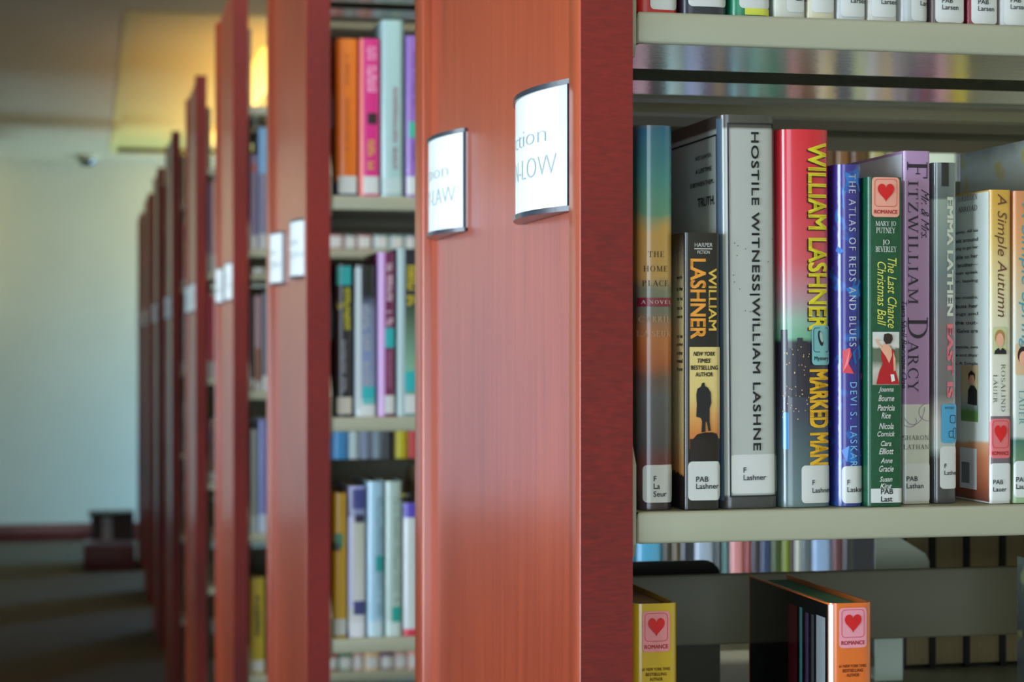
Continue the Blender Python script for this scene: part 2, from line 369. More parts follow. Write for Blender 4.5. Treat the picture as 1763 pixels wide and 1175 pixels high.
# ------------------------------------------------------------------ books
class Book:
    """origin: bottom, centre of the spine; spine faces -Y; thickness t, height h, depth d"""
    def __init__(s, t, h, d, bulge, round_=.003):
        s.t, s.h, s.d, s.b, s.r = t, h, d, bulge, min(round_, t*.4)
    def prof(s, x):
        u = abs(2*x/s.t); y = s.b*(u*u)
        e = abs(x)-(s.t/2-s.r)
        if e > 0: y += s.r-math.sqrt(max(0, s.r*s.r-min(e, s.r)**2))
        return y
def cover_mesh(t, h, d, b, r, c, key, seg=10):
    bk = Book(t, h, d, b, r)
    outer = [(-t/2, d)]
    N = seg
    xs = [t/2*math.sin(math.pi/2*(-1+2*k/N)) for k in range(N+1)]
    outer += [(x, bk.prof(x)) for x in xs]+[(t/2, d)]
    inner = [(-t/2+c, d)]+[(x*(t-2*c)/t, bk.prof(x)+c) for x in xs]+[(t/2-c, d)]
    n = len(outer); V = []
    for z in (0, h):
        V += [(x, y, z) for x, y in outer]+[(x, y, z) for x, y in inner]
    Fc = []
    for k in range(n-1):
        Fc.append((k, k+1, 2*n+k+1, 2*n+k))
        Fc.append((n+k+1, n+k, 3*n+k, 3*n+k+1))
        Fc.append((k+1, k, n+k, n+k+1)); Fc.append((2*n+k, 2*n+k+1, 3*n+k+1, 3*n+k))
    Fc += [(0, 2*n, 3*n, n), (n-1, 2*n-1, 4*n-1, 3*n-1)]
    me = mesh_from(V, Fc, key)
    bm = bmesh.new(); bm.from_mesh(me); bmesh.ops.recalc_face_normals(bm, faces=bm.faces)
    for f in bm.faces: f.smooth = True
    bm.to_mesh(me); bm.free(); me.set_sharp_from_angle(angle=math.radians(40))
    return me
pages_m = mat('page_paper', (206, 190, 150), .8, noise=.12, nscale=(60, 1, 1), bscale=30)
def make_book(x0, x1, h, depth, Y, Z, cover, hard=True, lean=0, flip=False, label=None, group=None, sticker=None, sticker_h=.032, pages=None, seg=10, bulge=None, dark_pages=False, rad=None):
    t_ = abs(x1-x0)
    rd = rad or ((.0062 if t_ > .019 else t_*.13) if hard else .002)
    t = abs(x1-x0)-.0006
    bul = bulge if bulge is not None else (.0022 if hard else .0004)
    c = .0022 if hard else .0006
    root = empty('book', ((x0+x1)/2, Y, Z), (0, -lean, math.pi if flip else 0))
    root.rotation_euler = (0, lean, math.pi if flip else 0)
    tag(root, label, 'book', group)
    cm = link('cover', cover_mesh(t, h, depth, bul, rd, c, 'cover', seg), cover, root)
    ins = .003 if hard else .0
    inn = c+.0003
    boxes('pages', [(-t/2+inn, t/2-inn, .008, depth-(.004 if hard else .0002), ins+.0003, h-ins-.0003)], pages or pages_m, root)
    root_b = Book(t, h, depth, bul, rd)
    if sticker:
        strip(root, root_b, 'spine_label', -t/2+.002, t/2-.0012, .006, .006+sticker_h, sticker, .0003, r=.002)
    return root, root_b
def strip(root, bk, name, xa, xb, za, zb, m, off=.0003, r=0, n=12, parent=None, side='spine'):
    """thin printed or stuck-on patch that follows the curve of the spine (or lies on the left cover)"""
    xs = [xa+(xb-xa)*k/n for k in range(n+1)]
    if r: xs = sorted(set(xs+[xa+r*.3, xa+r*.7, xb-r*.3, xb-r*.7, xa+r*.1, xb-r*.1]))
    V, Fc = [], []
    for x in xs:
        e = 0
        if r:
            q = max(0, r-min(x-xa, xb-x)); e = r-math.sqrt(max(0, r*r-q*q))
        for z in (za+e, zb-e):
            V.append((x, bk.prof(x)-off, z) if side == 'spine' else (-bk.t/2-off, x, z))
    for k in range(len(xs)-1):
        Fc.append((2*k, 2*k+2, 2*k+3, 2*k+1))
    me = mesh_from(V, Fc, name, True)
    return link(name, me, m, parent or root)
def put(root, bk, name, data, cx, cz, w, h, m, rot=0, off=.0006, side='spine', parent=None):
    V, Fc = fit(data, w, h, rot)
    if side == 'spine': VV = [(x+cx, bk.prof(x+cx)-off, y+cz) for x, y in V]
    else: VV = [(-bk.t/2-off, cx-x, y+cz) for x, y in V]
    return link(name, mesh_from(VV, Fc, name), m, parent or root)
def poly(root, bk, name, pts, m, off=.0005, side='spine', parent=None):
    if side == 'spine': VV = [(x, bk.prof(x)-off, z) for x, z in pts]
    else: VV = [(-bk.t/2-off, x, z) for x, z in pts]
    return link(name, mesh_from(VV, [tuple(range(len(pts)))], name), m, parent or root)
def ring(root, bk, name, xa, xb, za, zb, w, m, off=.0005, r=.001, side='spine', parent=None):
    V, Fc = [], []
    def outline(x0, x1, z0, z1, r):
        p = []
        for cx, cz, a0 in ((x1-r, z1-r, 0), (x0+r, z1-r, 90), (x0+r, z0+r, 180), (x1-r, z0+r, 270)):
            for k in range(5):
                a = math.radians(a0+22.5*k); p.append((cx+r*math.cos(a), cz+r*math.sin(a)))
        return p
    o, i = outline(xa, xb, za, zb, r), outline(xa+w, xb-w, za+w, zb-w, max(r-w, .0001))
    n = len(o)
    for x, z in o+i: V.append((x, bk.prof(x)-off, z) if side == 'spine' else (-bk.t/2-off, x, z))
    for k in range(n): Fc.append((k, (k+1) % n, n+(k+1) % n, n+k))
    return link(name, mesh_from(V, Fc, name), m, parent or root)
def heart(root, bk, cx, cz, w, h, m, parent=None, off=.0009):
    p = []
    for k in range(40):
        a = 2*math.pi*k/40
        x = 16*math.sin(a)**3/32; z = (13*math.cos(a)-5*math.cos(2*a)-2*math.cos(3*a)-math.cos(4*a))/29
        p.append((cx+x*w, cz+(z+.1)*h))
    # triangle fan around the centre keeps it on the curved spine
    V = [(cx, bk.prof(cx)-off, cz)]+[(x, bk.prof(x)-off, z) for x, z in p]
    Fc = [(0, 1+k, 1+(k+1) % 40) for k in range(40)]
    return link('heart', mesh_from(V, Fc, 'heart'), m, parent or root)
def dashes(root, bk, name, xa, xb, za, zb, m, off=.0004, seed=1):
    """lettering too blurred to read: a column of letter-sized marks down the spine"""
    rnd = random.Random(seed+int(za*1e5)); V, Fc = [], []; z = zb
    while z > za+.003:
        hh = rnd.uniform(.003, .0065)
        if rnd.random() > .16:
            a_, b_ = xa+rnd.uniform(0, .12)*(xb-xa), xb-rnd.uniform(0, .12)*(xb-xa)
            for u0, u1, v0, v1 in ((a_, b_, z-hh*.36, z), (a_, (a_+b_)/2 if rnd.random() > .5 else b_, z-hh, z-hh*.64), ((a_ if rnd.random() > .5 else b_-(b_-a_)*.3), 0, z-hh, z)):
                if u1 == 0: u1 = u0+(b_-a_)*.3
                k = len(V)
                V += [(u, bk.prof(u)-off, v) for u, v in ((u0, v0), (u1, v0), (u1, v1), (u0, v1))]; Fc.append((k, k+1, k+2, k+3))
        z -= hh+.0012
    return link(name, mesh_from(V, Fc, name), m, root)
white_lab = mat('label_paper', (206, 212, 214), .35, coat=.6)
ink = mat('black_ink', (26, 28, 32), .5)
inkw = mat('white_ink', (224, 226, 224), .45)
red_ink = mat('heart_red', (206, 26, 32), .4)
pink_paper = mat('romance_sticker_paper', (232, 160, 158), .4, coat=.4)
dark_red_ink = mat('sticker_red', (196, 30, 40), .45)
def romance(root, bk, cx, z0, w, h, paper=pink_paper):
    s = strip(root, bk, 'romance_sticker', cx-w/2, cx+w/2, z0, z0+h, paper, .0005, r=.0025)
    ring(root, bk, 'sticker_border', cx-w*.41, cx+w*.41, z0+h*.26, z0+h*.955, .0003, dark_red_ink, .0008, r=.0024, parent=s)
    heart(root, bk, cx, z0+h*.60, w*.6, h*.46, red_ink, parent=s)
    put(root, bk, 'sticker_lettering', raw_text('ROMANCE', .012), cx, z0+h*.13, w*.84, h*.1, dark_red_ink, off=.0008, parent=s)
def lab(root, bk, xa, xb, za, zb, lines, tx, fs=.0036, m=white_lab):
    """white call-number label; lines = [(text, z)]"""
    s = strip(root, bk, 'spine_label', xa, xb, za, zb, m, .0005, r=.0028, n=18)
    for txt, z in lines:
        V, Fc = raw_text(txt, .006)
        base = [(x*fs*1.36+tx, y*fs*1.36+z) for x, y in V]
        VV = [(x, bk.prof(x)-.001, zz) for x, zz in base]
        link('call_number', mesh_from(VV, Fc, 'call_number'), ink, s)
    return s
GM = 'library books on the middle shelf of the nearest bookcase'
def front(pxl, pxr, pyt, pyb, depth, cover, hard, label, lean=0., Y=None, t=None, group=GM, zb=None, bulge=None, pages=None, dz=0):
    Y = Y or 1.196
    xa, xb = Xat(pxl, Y), Xat(pxr, Y)
    Zb = zb if zb is not None else H-.107
    h = Zat(pyt, (xa+xb)/2, Y)-Zb
    root, bk = make_book(xa, xb, h, depth, Y, Zb+.0004, cover, hard, lean, label=label, group=group, seg=22, bulge=bulge, pages=pages)
    S = (Y*math.cos(PSI)+(xa+xb)/2*math.sin(PSI))/F*1.0
    cx = (xa+xb)/2
    # converters from photo pixels to the book's own surface
    fx = lambda px: (Xat(px, Y)-cx)
    fz = lambda py: Zat(py, cx, Y)-Zb
    return root, bk, fx, fz, S

DEEP = .15
# 1 -------- The Home Place
m1 = ramp_mat('home_place_print', [(0, (60, 48, 56)), (.06, (96, 60, 62)), (.12, (108, 58, 62)), (.17, (86, 82, 88)), (.27, (96, 100, 104)), (.33, (112, 92, 84)), (.37, (178, 100, 62)), (.44, (196, 122, 70)), (.50, (122, 124, 110)), (.56, (132, 138, 118)), (.60, (204, 166, 98)), (.71, (206, 166, 92)), (.755, (104, 160, 130)), (.85, (72, 148, 150)), (.97, (44, 112, 150)), (1, (120, 120, 90))], .25, blotch_scale=22, fine=.14)
r, b, fx, fz, S = front(1101, 1162.5, 212, 873, DEEP, m1, True, 'tall teal hardback with orange clouds, first book beside the end panel', lean=0)
lab(r, b, fx(1108), fx(1163), fz(862), fz(797), [('F', fz(825)), ('La', fz(838)), ('Seur', fz(851.5))], fx(1124))
for t_, py, pl, pr in (('THE', 434, 1116, 1143), ('HOME', 459, 1109, 1149), ('PLACE', 484, 1107, 1151)):
    put(r, b, 'title', serif_text(t_, .2), (fx(pl)+fx(pr))/2, fz(py), fx(pr)-fx(pl), 10*S, mat('home_place_ink', (48, 38, 36), .5))
strip(r, b, 'title_band', fx(1101.5), fx(1160), fz(524), fz(509), mat('crimson_band', (140, 40, 66), .35, coat=.5), .0005, n=40)
put(r, b, 'title', serif_text('A NOVEL', .3), fx(1131), fz(516.5), fx(1155)-fx(1104), 6*S, inkw, off=.0008)
for t_, py, pl, pr in (('CARRIE', 546, 1103, 1154), ('LA SEUR', 571, 1101, 1155)):
    put(r, b, 'author_name', serif_text(t_, .2), (fx(pl)+fx(pr))/2, fz(py), fx(pr)-fx(pl), 10*S, mat('home_place_author', (196, 178, 140), .5))
# 2 -------- William Lashner paperback
m2 = mat('black_laminate', (24, 22, 26), .3, coat=.7)
m2s = ramp_mat('cream_back_cover', [(0, (40, 34, 34)), (.12, (40, 34, 34)), (.13, (214, 150, 84)), (.3, (226, 200, 140)), (.75, (226, 212, 158)), (.9, (150, 140, 116)), (1, (40, 36, 40))], .175)
r, b, fx, fz, S = front(1178, 1240, 397, 872, .106, m2, False, 'short black and cream paperback with a man in silhouette on its spine', Y=1.192)
strip(r, b, 'back_cover_print', .001, .105, .001, b.h-.001, m2s, .0003, side='left')
put(r, b, 'publisher_name', raw_text('HARPER', .01), fx(1211), fz(418), fx(1226)-fx(1195), 7*S, inkw)
strip(r, b, 'rule', fx(1195), fx(1226), fz(425.5), fz(424), inkw, .0006)
put(r, b, 'publisher_name', raw_text('FICTION'), fx(1211), fz(430.5), fx(1221)-fx(1200), 5.5*S, inkw)
org = mat('orange_ink', (238, 160, 60), .4); org2 = mat('yellow_ink', (226, 190, 84), .4)
put(r, b, 'author_name', raw_text('LASHNER', .018), fx(1201.5), fz(511), fz(442)-fz(580), fx(1215)-fx(1188), org, rot=1)
put(r, b, 'author_name', raw_text('WILLIAM', .012), fx(1226.5), fz(512), fz(458)-fz(565), fx(1233)-fx(1219), org2, rot=1)
cr = ramp_mat('spine_sunset', [(0, (196, 116, 58)), (.27, (206, 128, 66)), (.335, (218, 164, 96)), (.40, (222, 200, 130)), (1, (228, 210, 140))], .06, fine=.02)
panel = strip(r, b, 'spine_panel', fx(1187), fx(1241), fz(770), fz(594), cr, .0004)
cr.node_tree.nodes['Math'].inputs[1].default_value = .18
for t_, py, pl, pr in (('NEW YORK', 605.5, 1193, 1231), ('TIMES', 617.5, 1200, 1223), ('BESTSELLING', 629.5, 1189, 1236), ('AUTHOR', 641, 1197, 1227)):
    put(r, b, 'blurb', raw_text(t_, .02, .25 if py < 620 else 0), (fx(pl)+fx(pr))/2, fz(py), fx(pr)-fx(pl), 7.5*S, ink, off=.0008, parent=panel)
def pp(pts): return [(fx(x), fz(y)) for x, y in pts]
poly(r, b, 'man_silhouette', pp([(1208,656),(1212,655),(1213,661),(1218,664),(1223,672),(1224,690),(1221,700),(1221,722),(1223,738),(1219,739),(1216,722),(1214,724),(1214,740),(1207,741),(1208,722),(1206,716),(1198,714),(1199,694),(1198,676),(1200,666),(1206,662)]), ink, .0009, parent=panel)
strip(r, b, 'dark_hill', fx(1187.3), fx(1240.7), fz(790), fz(752), mat('hill_print', (34, 26, 26), .4), .0007, parent=panel)
poly(r, b, 'dark_hill', pp([(1192,753),(1200,744),(1214,741),(1226,741),(1234,744),(1237,753)]), mat('hill_print', (34, 26, 26), .4), .0009, parent=panel)
lab(r, b, fx(1184.5), fx(1241), fz(858), fz(791), [('PAB', fz(826)), ('Lashner', fz(838))], fx(1197))
for k, (t_, py) in enumerate([('work-', 473), ('is the', 493), ('me the', 510), ('ous la-', 526), ('exactly', 542), ('to be', 575), ('pulled', 590), ('is that', 604), ('meal', 618), ('from', 632)]):
    put(r, b, 'back_cover_text', raw_text(t_, .01), .009, fz(py), .012, 7*S, ink, side='left', off=.0006)
# 3 -------- Hostile Witness
m3 = ramp_mat('silver_jacket', [(0, (64, 66, 70)), (.03, (64, 66, 70)), (.035, (176, 184, 182)), (.975, (176, 182, 180)), (.98, (70, 70, 66)), (1, (70, 70, 66))], .25, rough=.3, blotch=None, fine=.004)
r, b, fx, fz, S = front(1243.5, 1343, 194, 868, .168, m3, True, 'thick tall silver hardback with a black ruled border and black title', lean=math.radians(-.45), bulge=.0012)
X3 = (1250, 1337)
for (p0, p1, q0, q1) in ((1257, 1338, 210.5, 208), (1257, 1259.5, 850, 208), (1336, 1338, 850, 208), (1257, 1338, 852, 849.5)):
    strip(r, b, 'ruled_border', fx(p0), fx(p1), fz(q0), fz(q1), ink, .0007, n=14 if p1-p0 > 10 else 1)
strip(r, b, 'hinge_band', fx(1243.8), fx(1249.5), fz(858), fz(200), mat('blue_grey_hinge', (84, 108, 128), .2, coat=1), .0004)
put(r, b, 'title', raw_text('HOSTILE WITNESS|WILLIAM LASHNE', .012, spacing=1.12), fx(1302), fz(498), fz(223)-fz(772), fx(1311)-fx(1293.5), ink, rot=1)
lab(r, b, fx(1258), fx(1341.5), fz(846), fz(779), [('F', fz(810)), ('Lashner', fz(823))], fx(1279))
ring(r, b, 'ruled_border', .006, .16, .014, b.h-.012, .0011, ink, .0006, r=.0004, side='left')
for t_, py, w_ in (('NOT LAWYER,', 270, .034), ('A LIFETIME', 293, .034), ('IS BETWEEN THEM...', 316, .052), ('TRUTH.', 349, .036)):
    put(r, b, 'back_cover_text', raw_text(t_, .01), .010+w_/2+(.006 if py < 300 else 0), fz(py)+.004, w_, (16 if py == 349 else 8)*S, ink, side='left', off=.0007)
for k in range(16):   # specks of foxing
    sx, sy = random.uniform(1262, 1335), random.uniform(400, 560)
    strip(r, b, 'speck', fx(sx), fx(sx+1.5), fz(sy+1.5), fz(sy), ink, .0007, n=1)
# 4 -------- Marked Man
m4 = ramp_mat('marked_man_print', [(0, (96, 120, 124)), (.16, (72, 92, 100)), (.26, (58, 62, 82)), (.44, (44, 42, 58)), (.452, (110, 170, 140)), (.5, (140, 176, 160)), (.55, (170, 140, 150)), (.66, (204, 84, 96)), (.82, (210, 54, 74)), (1, (214, 40, 56))], .242, fine=.01)
r, b, fx, fz, S = front(1346, 1436, 219, 868, DEEP, m4, True, 'thick hardback fading from red to a night city skyline, yellow lettering', lean=math.radians(-.3), bulge=.003)
lk = mat('city_lights', (226, 196, 130), .5); dk = mat('tower_print', (40, 38, 52), .35, coat=.4)
for (a, c_, top) in ((1350, 1358, 564), (1374, 1383, 578), (1383, 1391, 584), (1358, 1366, 596), (1391, 1396, 600)):
    strip(r, b, 'tower', fx(a), fx(c_), fz(680), fz(top), dk, .0004, n=3)
for k in range(46):
    sx, sy = random.uniform(1350, 1394), random.uniform(590, 720)
    strip(r, b, 'city_light', fx(sx), fx(sx+random.uniform(1, 2)), fz(sy+1.6), fz(sy), lk, .0007, n=1)
strip(r, b, 'blue_light', fx(1351.5), fx(1360), fz(770), fz(706), mat('blue_light_print', (40, 130, 190), .3, coat=.6), .0005, r=.001)
yel = mat('yellow_title_ink', (226, 214, 50), .4); yel2 = mat('amber_title_ink', (232, 180, 40), .4); brn = mat('title_shadow_ink', (78, 40, 24), .5)
L = raw_text('WILLIAM LASHNER', .018); L2 = raw_text('MARKED MAN', .028)
put(r, b, 'title_shadow', L, fx(1408), fz(405.5), fz(243)-fz(566), fx(1429)-fx(1394.5), brn, rot=1, off=.0007)
put(r, b, 'author_name', L, fx(1410), fz(403.5), fz(243)-fz(566), fx(1429)-fx(1394.5), yel, rot=1, off=.0011)
put(r, b, 'title', L2, fx(1411.5), fz(715), fz(632)-fz(797), fx(1432)-fx(1397), yel2, rot=1, off=.0011)
s4 = strip(r, b, 'mystery_sticker', fx(1398), fx(1432.5), fz(625), fz(557), mat('mystery_sticker_paper', (120, 186, 194), .35, coat=.5), .0014, r=.0025)
ring(r, b, 'sticker_border', fx(1400.5), fx(1430.5), fz(603), fz(560.5), .0004, ink, .0017, r=.002, parent=s4)
put(r, b, 'sticker_lettering', raw_text('Mystery', .01), fx(1415.5), fz(614.5), fx(1429)-fx(1402), 9*S, ink, off=.0017, parent=s4)
el = [(fx(1413.5)+(5*math.cos(a)*.94-10*math.sin(a)*.3)*S*.95, fz(579)+(5*math.cos(a)*.3+14*math.sin(a))*S*1.0*.95) for a in [2*math.pi*k/24 for k in range(24)]]
el2 = [(fx(1414.5)+(3*math.cos(a)*.94-7*math.sin(a)*.3)*S, fz(577)+(3*math.cos(a)*.3+9*math.sin(a))*S) for a in [2*math.pi*k/24 for k in range(24)]]
poly(r, b, 'sticker_symbol', el, ink, .0018, parent=s4); poly(r, b, 'sticker_symbol', el2, mat('sticker_symbol_light', (160, 190, 196), .4), .0020, parent=s4)
lab(r, b, fx(1380), fx(1434.5), fz(863), fz(798), [('F', fz(831.5)), ('Lashner', fz(845))], fx(1397.5), fs=.0033)
# 5 -------- Atlas of Reds and Blues
m5 = ramp_mat('blue_purple_print', [(0, (52, 70, 150)), (.3, (58, 52, 140)), (.7, (52, 48, 136)), (1, (60, 50, 140))], .215, blotch=((40, 100, 186), .56), blotch_scale=45)
r, b, fx, fz, S = front(1441, 1491.5, 279, 864, .145, m5, True, 'slim blue and purple hardback with scattered bright blue shapes', lean=math.radians(-.2))
lb = mat('light_blue_print', (44, 116, 200), .3, coat=.5)
poly(r, b, 'printed_shape', pp([(1455,291),(1468,298),(1482,291),(1480,310),(1484,326),(1455,324),(1459,308)]), lb)
poly(r, b, 'printed_shape', pp([(1454,322),(1455,355),(1441.5,352)]), lb)
poly(r, b, 'printed_shape', pp([(1446,420),(1455,428),(1449,434),(1444,428)]), lb)
poly(r, b, 'printed_shape', pp([(1472,472),(1484,480),(1479,492),(1484,505),(1474,512),(1464,505),(1457,493),(1468,490)]), lb)
poly(r, b, 'printed_shape', pp([(1452,600),(1464,595),(1467,608),(1461,622),(1481,634),(1489,640),(1488,650),(1470,640),(1452,638)]), mat('red_print', (214, 66, 84), .3, coat=.5))
poly(r, b, 'printed_shape', pp([(1468,604),(1482,590),(1484,612),(1472,625)]), lb)
poly(r, b, 'printed_shape', pp([(1450,772),(1462,764),(1478,770),(1486,782),(1474,790),(1482,796),(1458,792)]), lb)
put(r, b, 'title', raw_text('THE ATLAS OF REDS AND BLUES', .006, spacing=1.35), fx(1468.5), fz(444.5), fz(296)-fz(593), fx(1475)-fx(1462.5), mat('pale_ink', (196, 204, 220), .4), rot=1, off=.0009)
put(r, b, 'author_name', raw_text('DEVI S. LASKAR', .0, spacing=1.35), fx(1469.5), fz(727), fz(654)-fz(799), fx(1475.5)-fx(1463.5), mat('pale_blue_ink', (120, 190, 230), .4), rot=1, off=.0009)
lab(r, b, fx(1450.5), fx(1491), fz(864-1), fz(799), [('F', fz(831)), ('Laskar', fz(843.5))], fx(1457.5), fs=.0034)
# 6 -------- green paperback
m6 = mat('green_laminate', (12, 78, 50), .4, coat=.35, noise=.15, bscale=200)
r, b, fx, fz, S = front(1494, 1554.5, 301, 862.5, .106, m6, False, 'green paperback with a heart sticker and a woman in a red dress', Y=1.190)
romance(r, b, fx(1524.5), fz(370), fx(1548.5)-fx(1501), fz(301)-fz(369.5), mat('salmon_sticker', (228, 160, 142), .4, coat=.3))
for t_, py, pl, pr in (('MARY JO', 382, 1507, 1542), ('PUTNEY', 393, 1508, 1541), ('JO', 414, 1519, 1531), ('BEVERLEY', 425.5, 1507, 1543)):
    put(r, b, 'author_name', serif_text(t_, .04), (fx(pl)+fx(pr))/2, fz(py), fx(pr)-fx(pl), 9.5*S, inkw)
yi = mat('pale_yellow_ink', (214, 212, 96), .4)
put(r, b, 'title', raw_text('The Last Chance', 0, .3), fx(1535.5), fz(501), fz(441)-fz(562), fx(1544)-fx(1528.5), yi, rot=1)
put(r, b, 'title', raw_text('Christmas Ball', 0, .3), fx(1517.5), fz(502), fz(447)-fz(557), fx(1525)-fx(1510), yi, rot=1)
pic = strip(r, b, 'cover_picture', fx(1502), fx(1548), fz(659), fz(568), ramp_mat('picture_backdrop', [(0, (150, 140, 130)), (.60, (160, 156, 150)), (.68, (190, 186, 180)), (.73, (96, 110, 92)), (.79, (90, 104, 86)), (.80, (206, 206, 200)), (1, (196, 206, 214))], .075, blotch_scale=150, fine=.05), .0004)
pic.active_material.node_tree.nodes['Math'].inputs[1].default_value = .13
skin = mat('skin_print', (222, 166, 140), .5); hair = mat('hair_print', (40, 26, 22), .5); dress = mat('dress_print', (176, 22, 32), .45)
poly(r, b, 'dress', pp([(1517,600),(1526,596),(1534,597),(1540,602),(1537,616),(1541,634),(1548,658),(1508,658),(1513,636),(1519,622),(1516,612)]), dress, .0007, parent=pic)
poly(r, b, 'woman_back', pp([(1520,588),(1528,589),(1534,597),(1535,608),(1530,622),(1524,610),(1517,600)]), skin, .0009, parent=pic)
poly(r, b, 'woman_arm', pp([(1517,600),(1508,586),(1506,580),(1516,582),(1509,584),(1520,596)]), skin, .0009, parent=pic)
poly(r, b, 'woman_arm', pp([(1537,602),(1541,614),(1541,634),(1538,636),(1537,616)]), skin, .0009, parent=pic)
poly(r, b, 'woman_hair', pp([(1521,572),(1528,570),(1535,573),(1536,581),(1532,588),(1524,589),(1520,582)]), hair, .0011, parent=pic)
poly(r, b, 'letter_in_hand', pp([(1532,641),(1538,641),(1540,652),(1534,654)]), inkw, .0011, parent=pic)
for t_, py, pl, pr in (('Joanna', 668, 1512, 1538), ('Bourne', 682, 1512, 1539), ('Patricia', 698.5, 1510, 1540), ('Rice', 712, 1517, 1533), ('Nicola', 730, 1513, 1538), ('Cornick', 743.5, 1510, 1540), ('Cara', 760, 1516, 1534), ('Elliott', 773.5, 1513, 1538), ('Anne', 789.5, 1516, 1536), ('Gracie', 803.5, 1513, 1538), ('Susan', 821.5, 1514, 1536), ('King', 834, 1515, 1535)):
    put(r, b, 'contributor_name', raw_text(t_, .012, .3), (fx(pl)+fx(pr))/2, fz(py), fx(pr)-fx(pl), 10.5*S if t_[0] not in 'CAS' else 9*S, inkw)
strip(r, b, 'spine_label', fx(1499), fx(1554), fz(862), fz(837.5), white_lab, .0008, r=.0004)
for t_, py, tx in (('PAB', 847, 1515), ('Last', 860, 1515)):
    V, Fc = raw_text(t_, .01); VV = [(x*.0050+fx(tx), b.prof(x*.005+fx(tx))-.0011, y*.0050+fz(py)) for x, y in V]
    link('call_number', mesh_from(VV, Fc), ink, r)
# 7 -------- Fitzwilliam Darcy
m7 = ramp_mat('lavender_print', [(0, (196, 204, 192)), (.279, (204, 208, 200)), (.281, (166, 130, 176)), (1, (176, 142, 186))], .235, fine=.003)
r, b, fx, fz, S = front(1555, 1603, 256, 862, .15, m7, False, 'tall lavender paperback with white foot and curling black title', Y=1.206)
fi = mat('violet_black_ink', (38, 34, 46), .5)
strip(r, b, 'back_cover_print', .002, .148, .002, b.h-.002, ramp_mat('pale_back_cover', [(0, (200, 206, 204)), (1, (206, 214, 220))], .235, blotch=((206, 180, 196), .6), blotch_scale=26), .0003, side='left')
put(r, b, 'title', serif_text('F', .1), fx(1579), fz(289), fz(277)-fz(305.5), fx(1599)-fx(1564), fi, rot=1)
put(r, b, 'title', serif_text('ITZWILLIAM', .16), fx(1572), fz(414), fz(308)-fz(520), fx(1580.5)-fx(1564), fi, rot=1)
put(r, b, 'title', serif_text('D', .1), fx(1580), fz(561), fz(543)-fz(579), fx(1597)-fx(1563), fi, rot=1)
put(r, b, 'title', serif_text('ARCY', .14), fx(1572), fz(627), fz(582)-fz(671), fx(1581)-fx(1563), fi, rot=1)
put(r, b, 'title', raw_text('Mr. & Mrs.', -.004, .6), fx(1592.5), fz(364), fz(322)-fz(406), fx(1599)-fx(1585), fi, rot=1)
put(r, b, 'subtitle', raw_text('Two Shall Become One', -.004, .4), fx(1557), fz(590), fz(514)-fz(664), fx(1561)-fx(1553), fi, rot=1)
vi = mat('violet_curl_ink', (140, 116, 156), .5)
def curl(cx, cy, rx, ry, a0, a1, w=.9):
    V, Fc = [], []
    for k in range(25):
        a = math.radians(a0+(a1-a0)*k/24); 
        for q in (0, w):
            x, z = max(-b.t/2+.0004, min(b.t/2-.0004, fx(cx+(rx-q)*math.cos(a)))), fz(cy-(ry-q)*math.sin(a)); V.append((x, b.prof(x)-.0006, z))
    for k in range(24): Fc.append((2*k, 2*k+1, 2*k+3, 2*k+2))
    link('printed_curl', mesh_from(V, Fc), vi, r)
curl(1572, 695, 20, 33, 200, 355); curl(1600, 706, 19, 16, 110, 330); curl(1566, 722, 12, 10, 150, 400)
for t_, py, pl, pr in (('SHARON', 750, 1555, 1599), ('LATHAN', 766, 1556, 1599)):
    put(r, b, 'author_name', serif_text(t_, .12), (fx(pl)+fx(pr))/2, fz(py), fx(pr)-fx(pl), 8*S, mat('grey_serif_ink', (96, 100, 96), .5))
lab(r, b, fx(1556), fx(1602), fz(860), fz(794), [('PAB', fz(824.5)), ('Lathan', fz(837))], fx(1559.5), fs=.0034)
# 8 -------- Emma Lathen
m8 = ramp_mat('silver_teal_print', [(0, (60, 62, 70)), (.13, (70, 74, 76)), (.16, (176, 190, 186)), (.24, (190, 186, 180)), (.32, (110, 108, 112)), (.5, (120, 112, 118)), (.68, (112, 128, 132)), (.88, (150, 168, 160)), (.895, (150, 168, 160)), (.90, (90, 104, 106)), (1, (110, 124, 126))], .225, rough=.18, coat=1, fine=.02)
r, b, fx, fz, S = front(1607.5, 1649.5, 276, 860, .15, m8, True, 'slim silvery grey hardback with white and pink blocky lettering', bulge=.0015, Y=1.207)
strip(r, b, 'printed_block', fx(1621), fx(1633), fz(317), fz(276.5), mat('dark_block_print', (44, 46, 46), .3), .0004, n=3)
put(r, b, 'author_name', raw_text('EMMA LATHEN', .03), fx(1635.5), fz(438), fz(335)-fz(540), fx(1641)-fx(1630), mat('cream_ink', (206, 212, 196), .4), rot=1)
put(r, b, 'title', raw_text('EAST IS', .03), fx(1635.5), fz(618), fz(556)-fz(683), fx(1641)-fx(1630), mat('pink_ink', (224, 118, 130), .4), rot=1)
s8 = strip(r, b, 'blue_sticker', fx(1620), fx(1648), fz(759), fz(692), mat('sky_sticker', (72, 158, 202), .35, coat=.5), .0012, r=.002)
put(r, b, 'sticker_lettering', raw_text('MYSTERY', .0), fx(1634), fz(699), fx(1645)-fx(1628), 4*S, ink, off=.0015, parent=s8)
ring(r, b, 'sticker_symbol', fx(1634), fx(1645), fz(725), fz(711), .0004, ink, .0015, r=.0013, parent=s8)
ring(r, b, 'sticker_symbol', fx(1632), fx(1641), fz(750), fz(738), .0004, ink, .0015, r=.0013, parent=s8)
ring(r, b, 'sticker_symbol', fx(1640), fx(1646), fz(752), fz(733), .0004, ink, .0015, r=.0010, parent=s8)
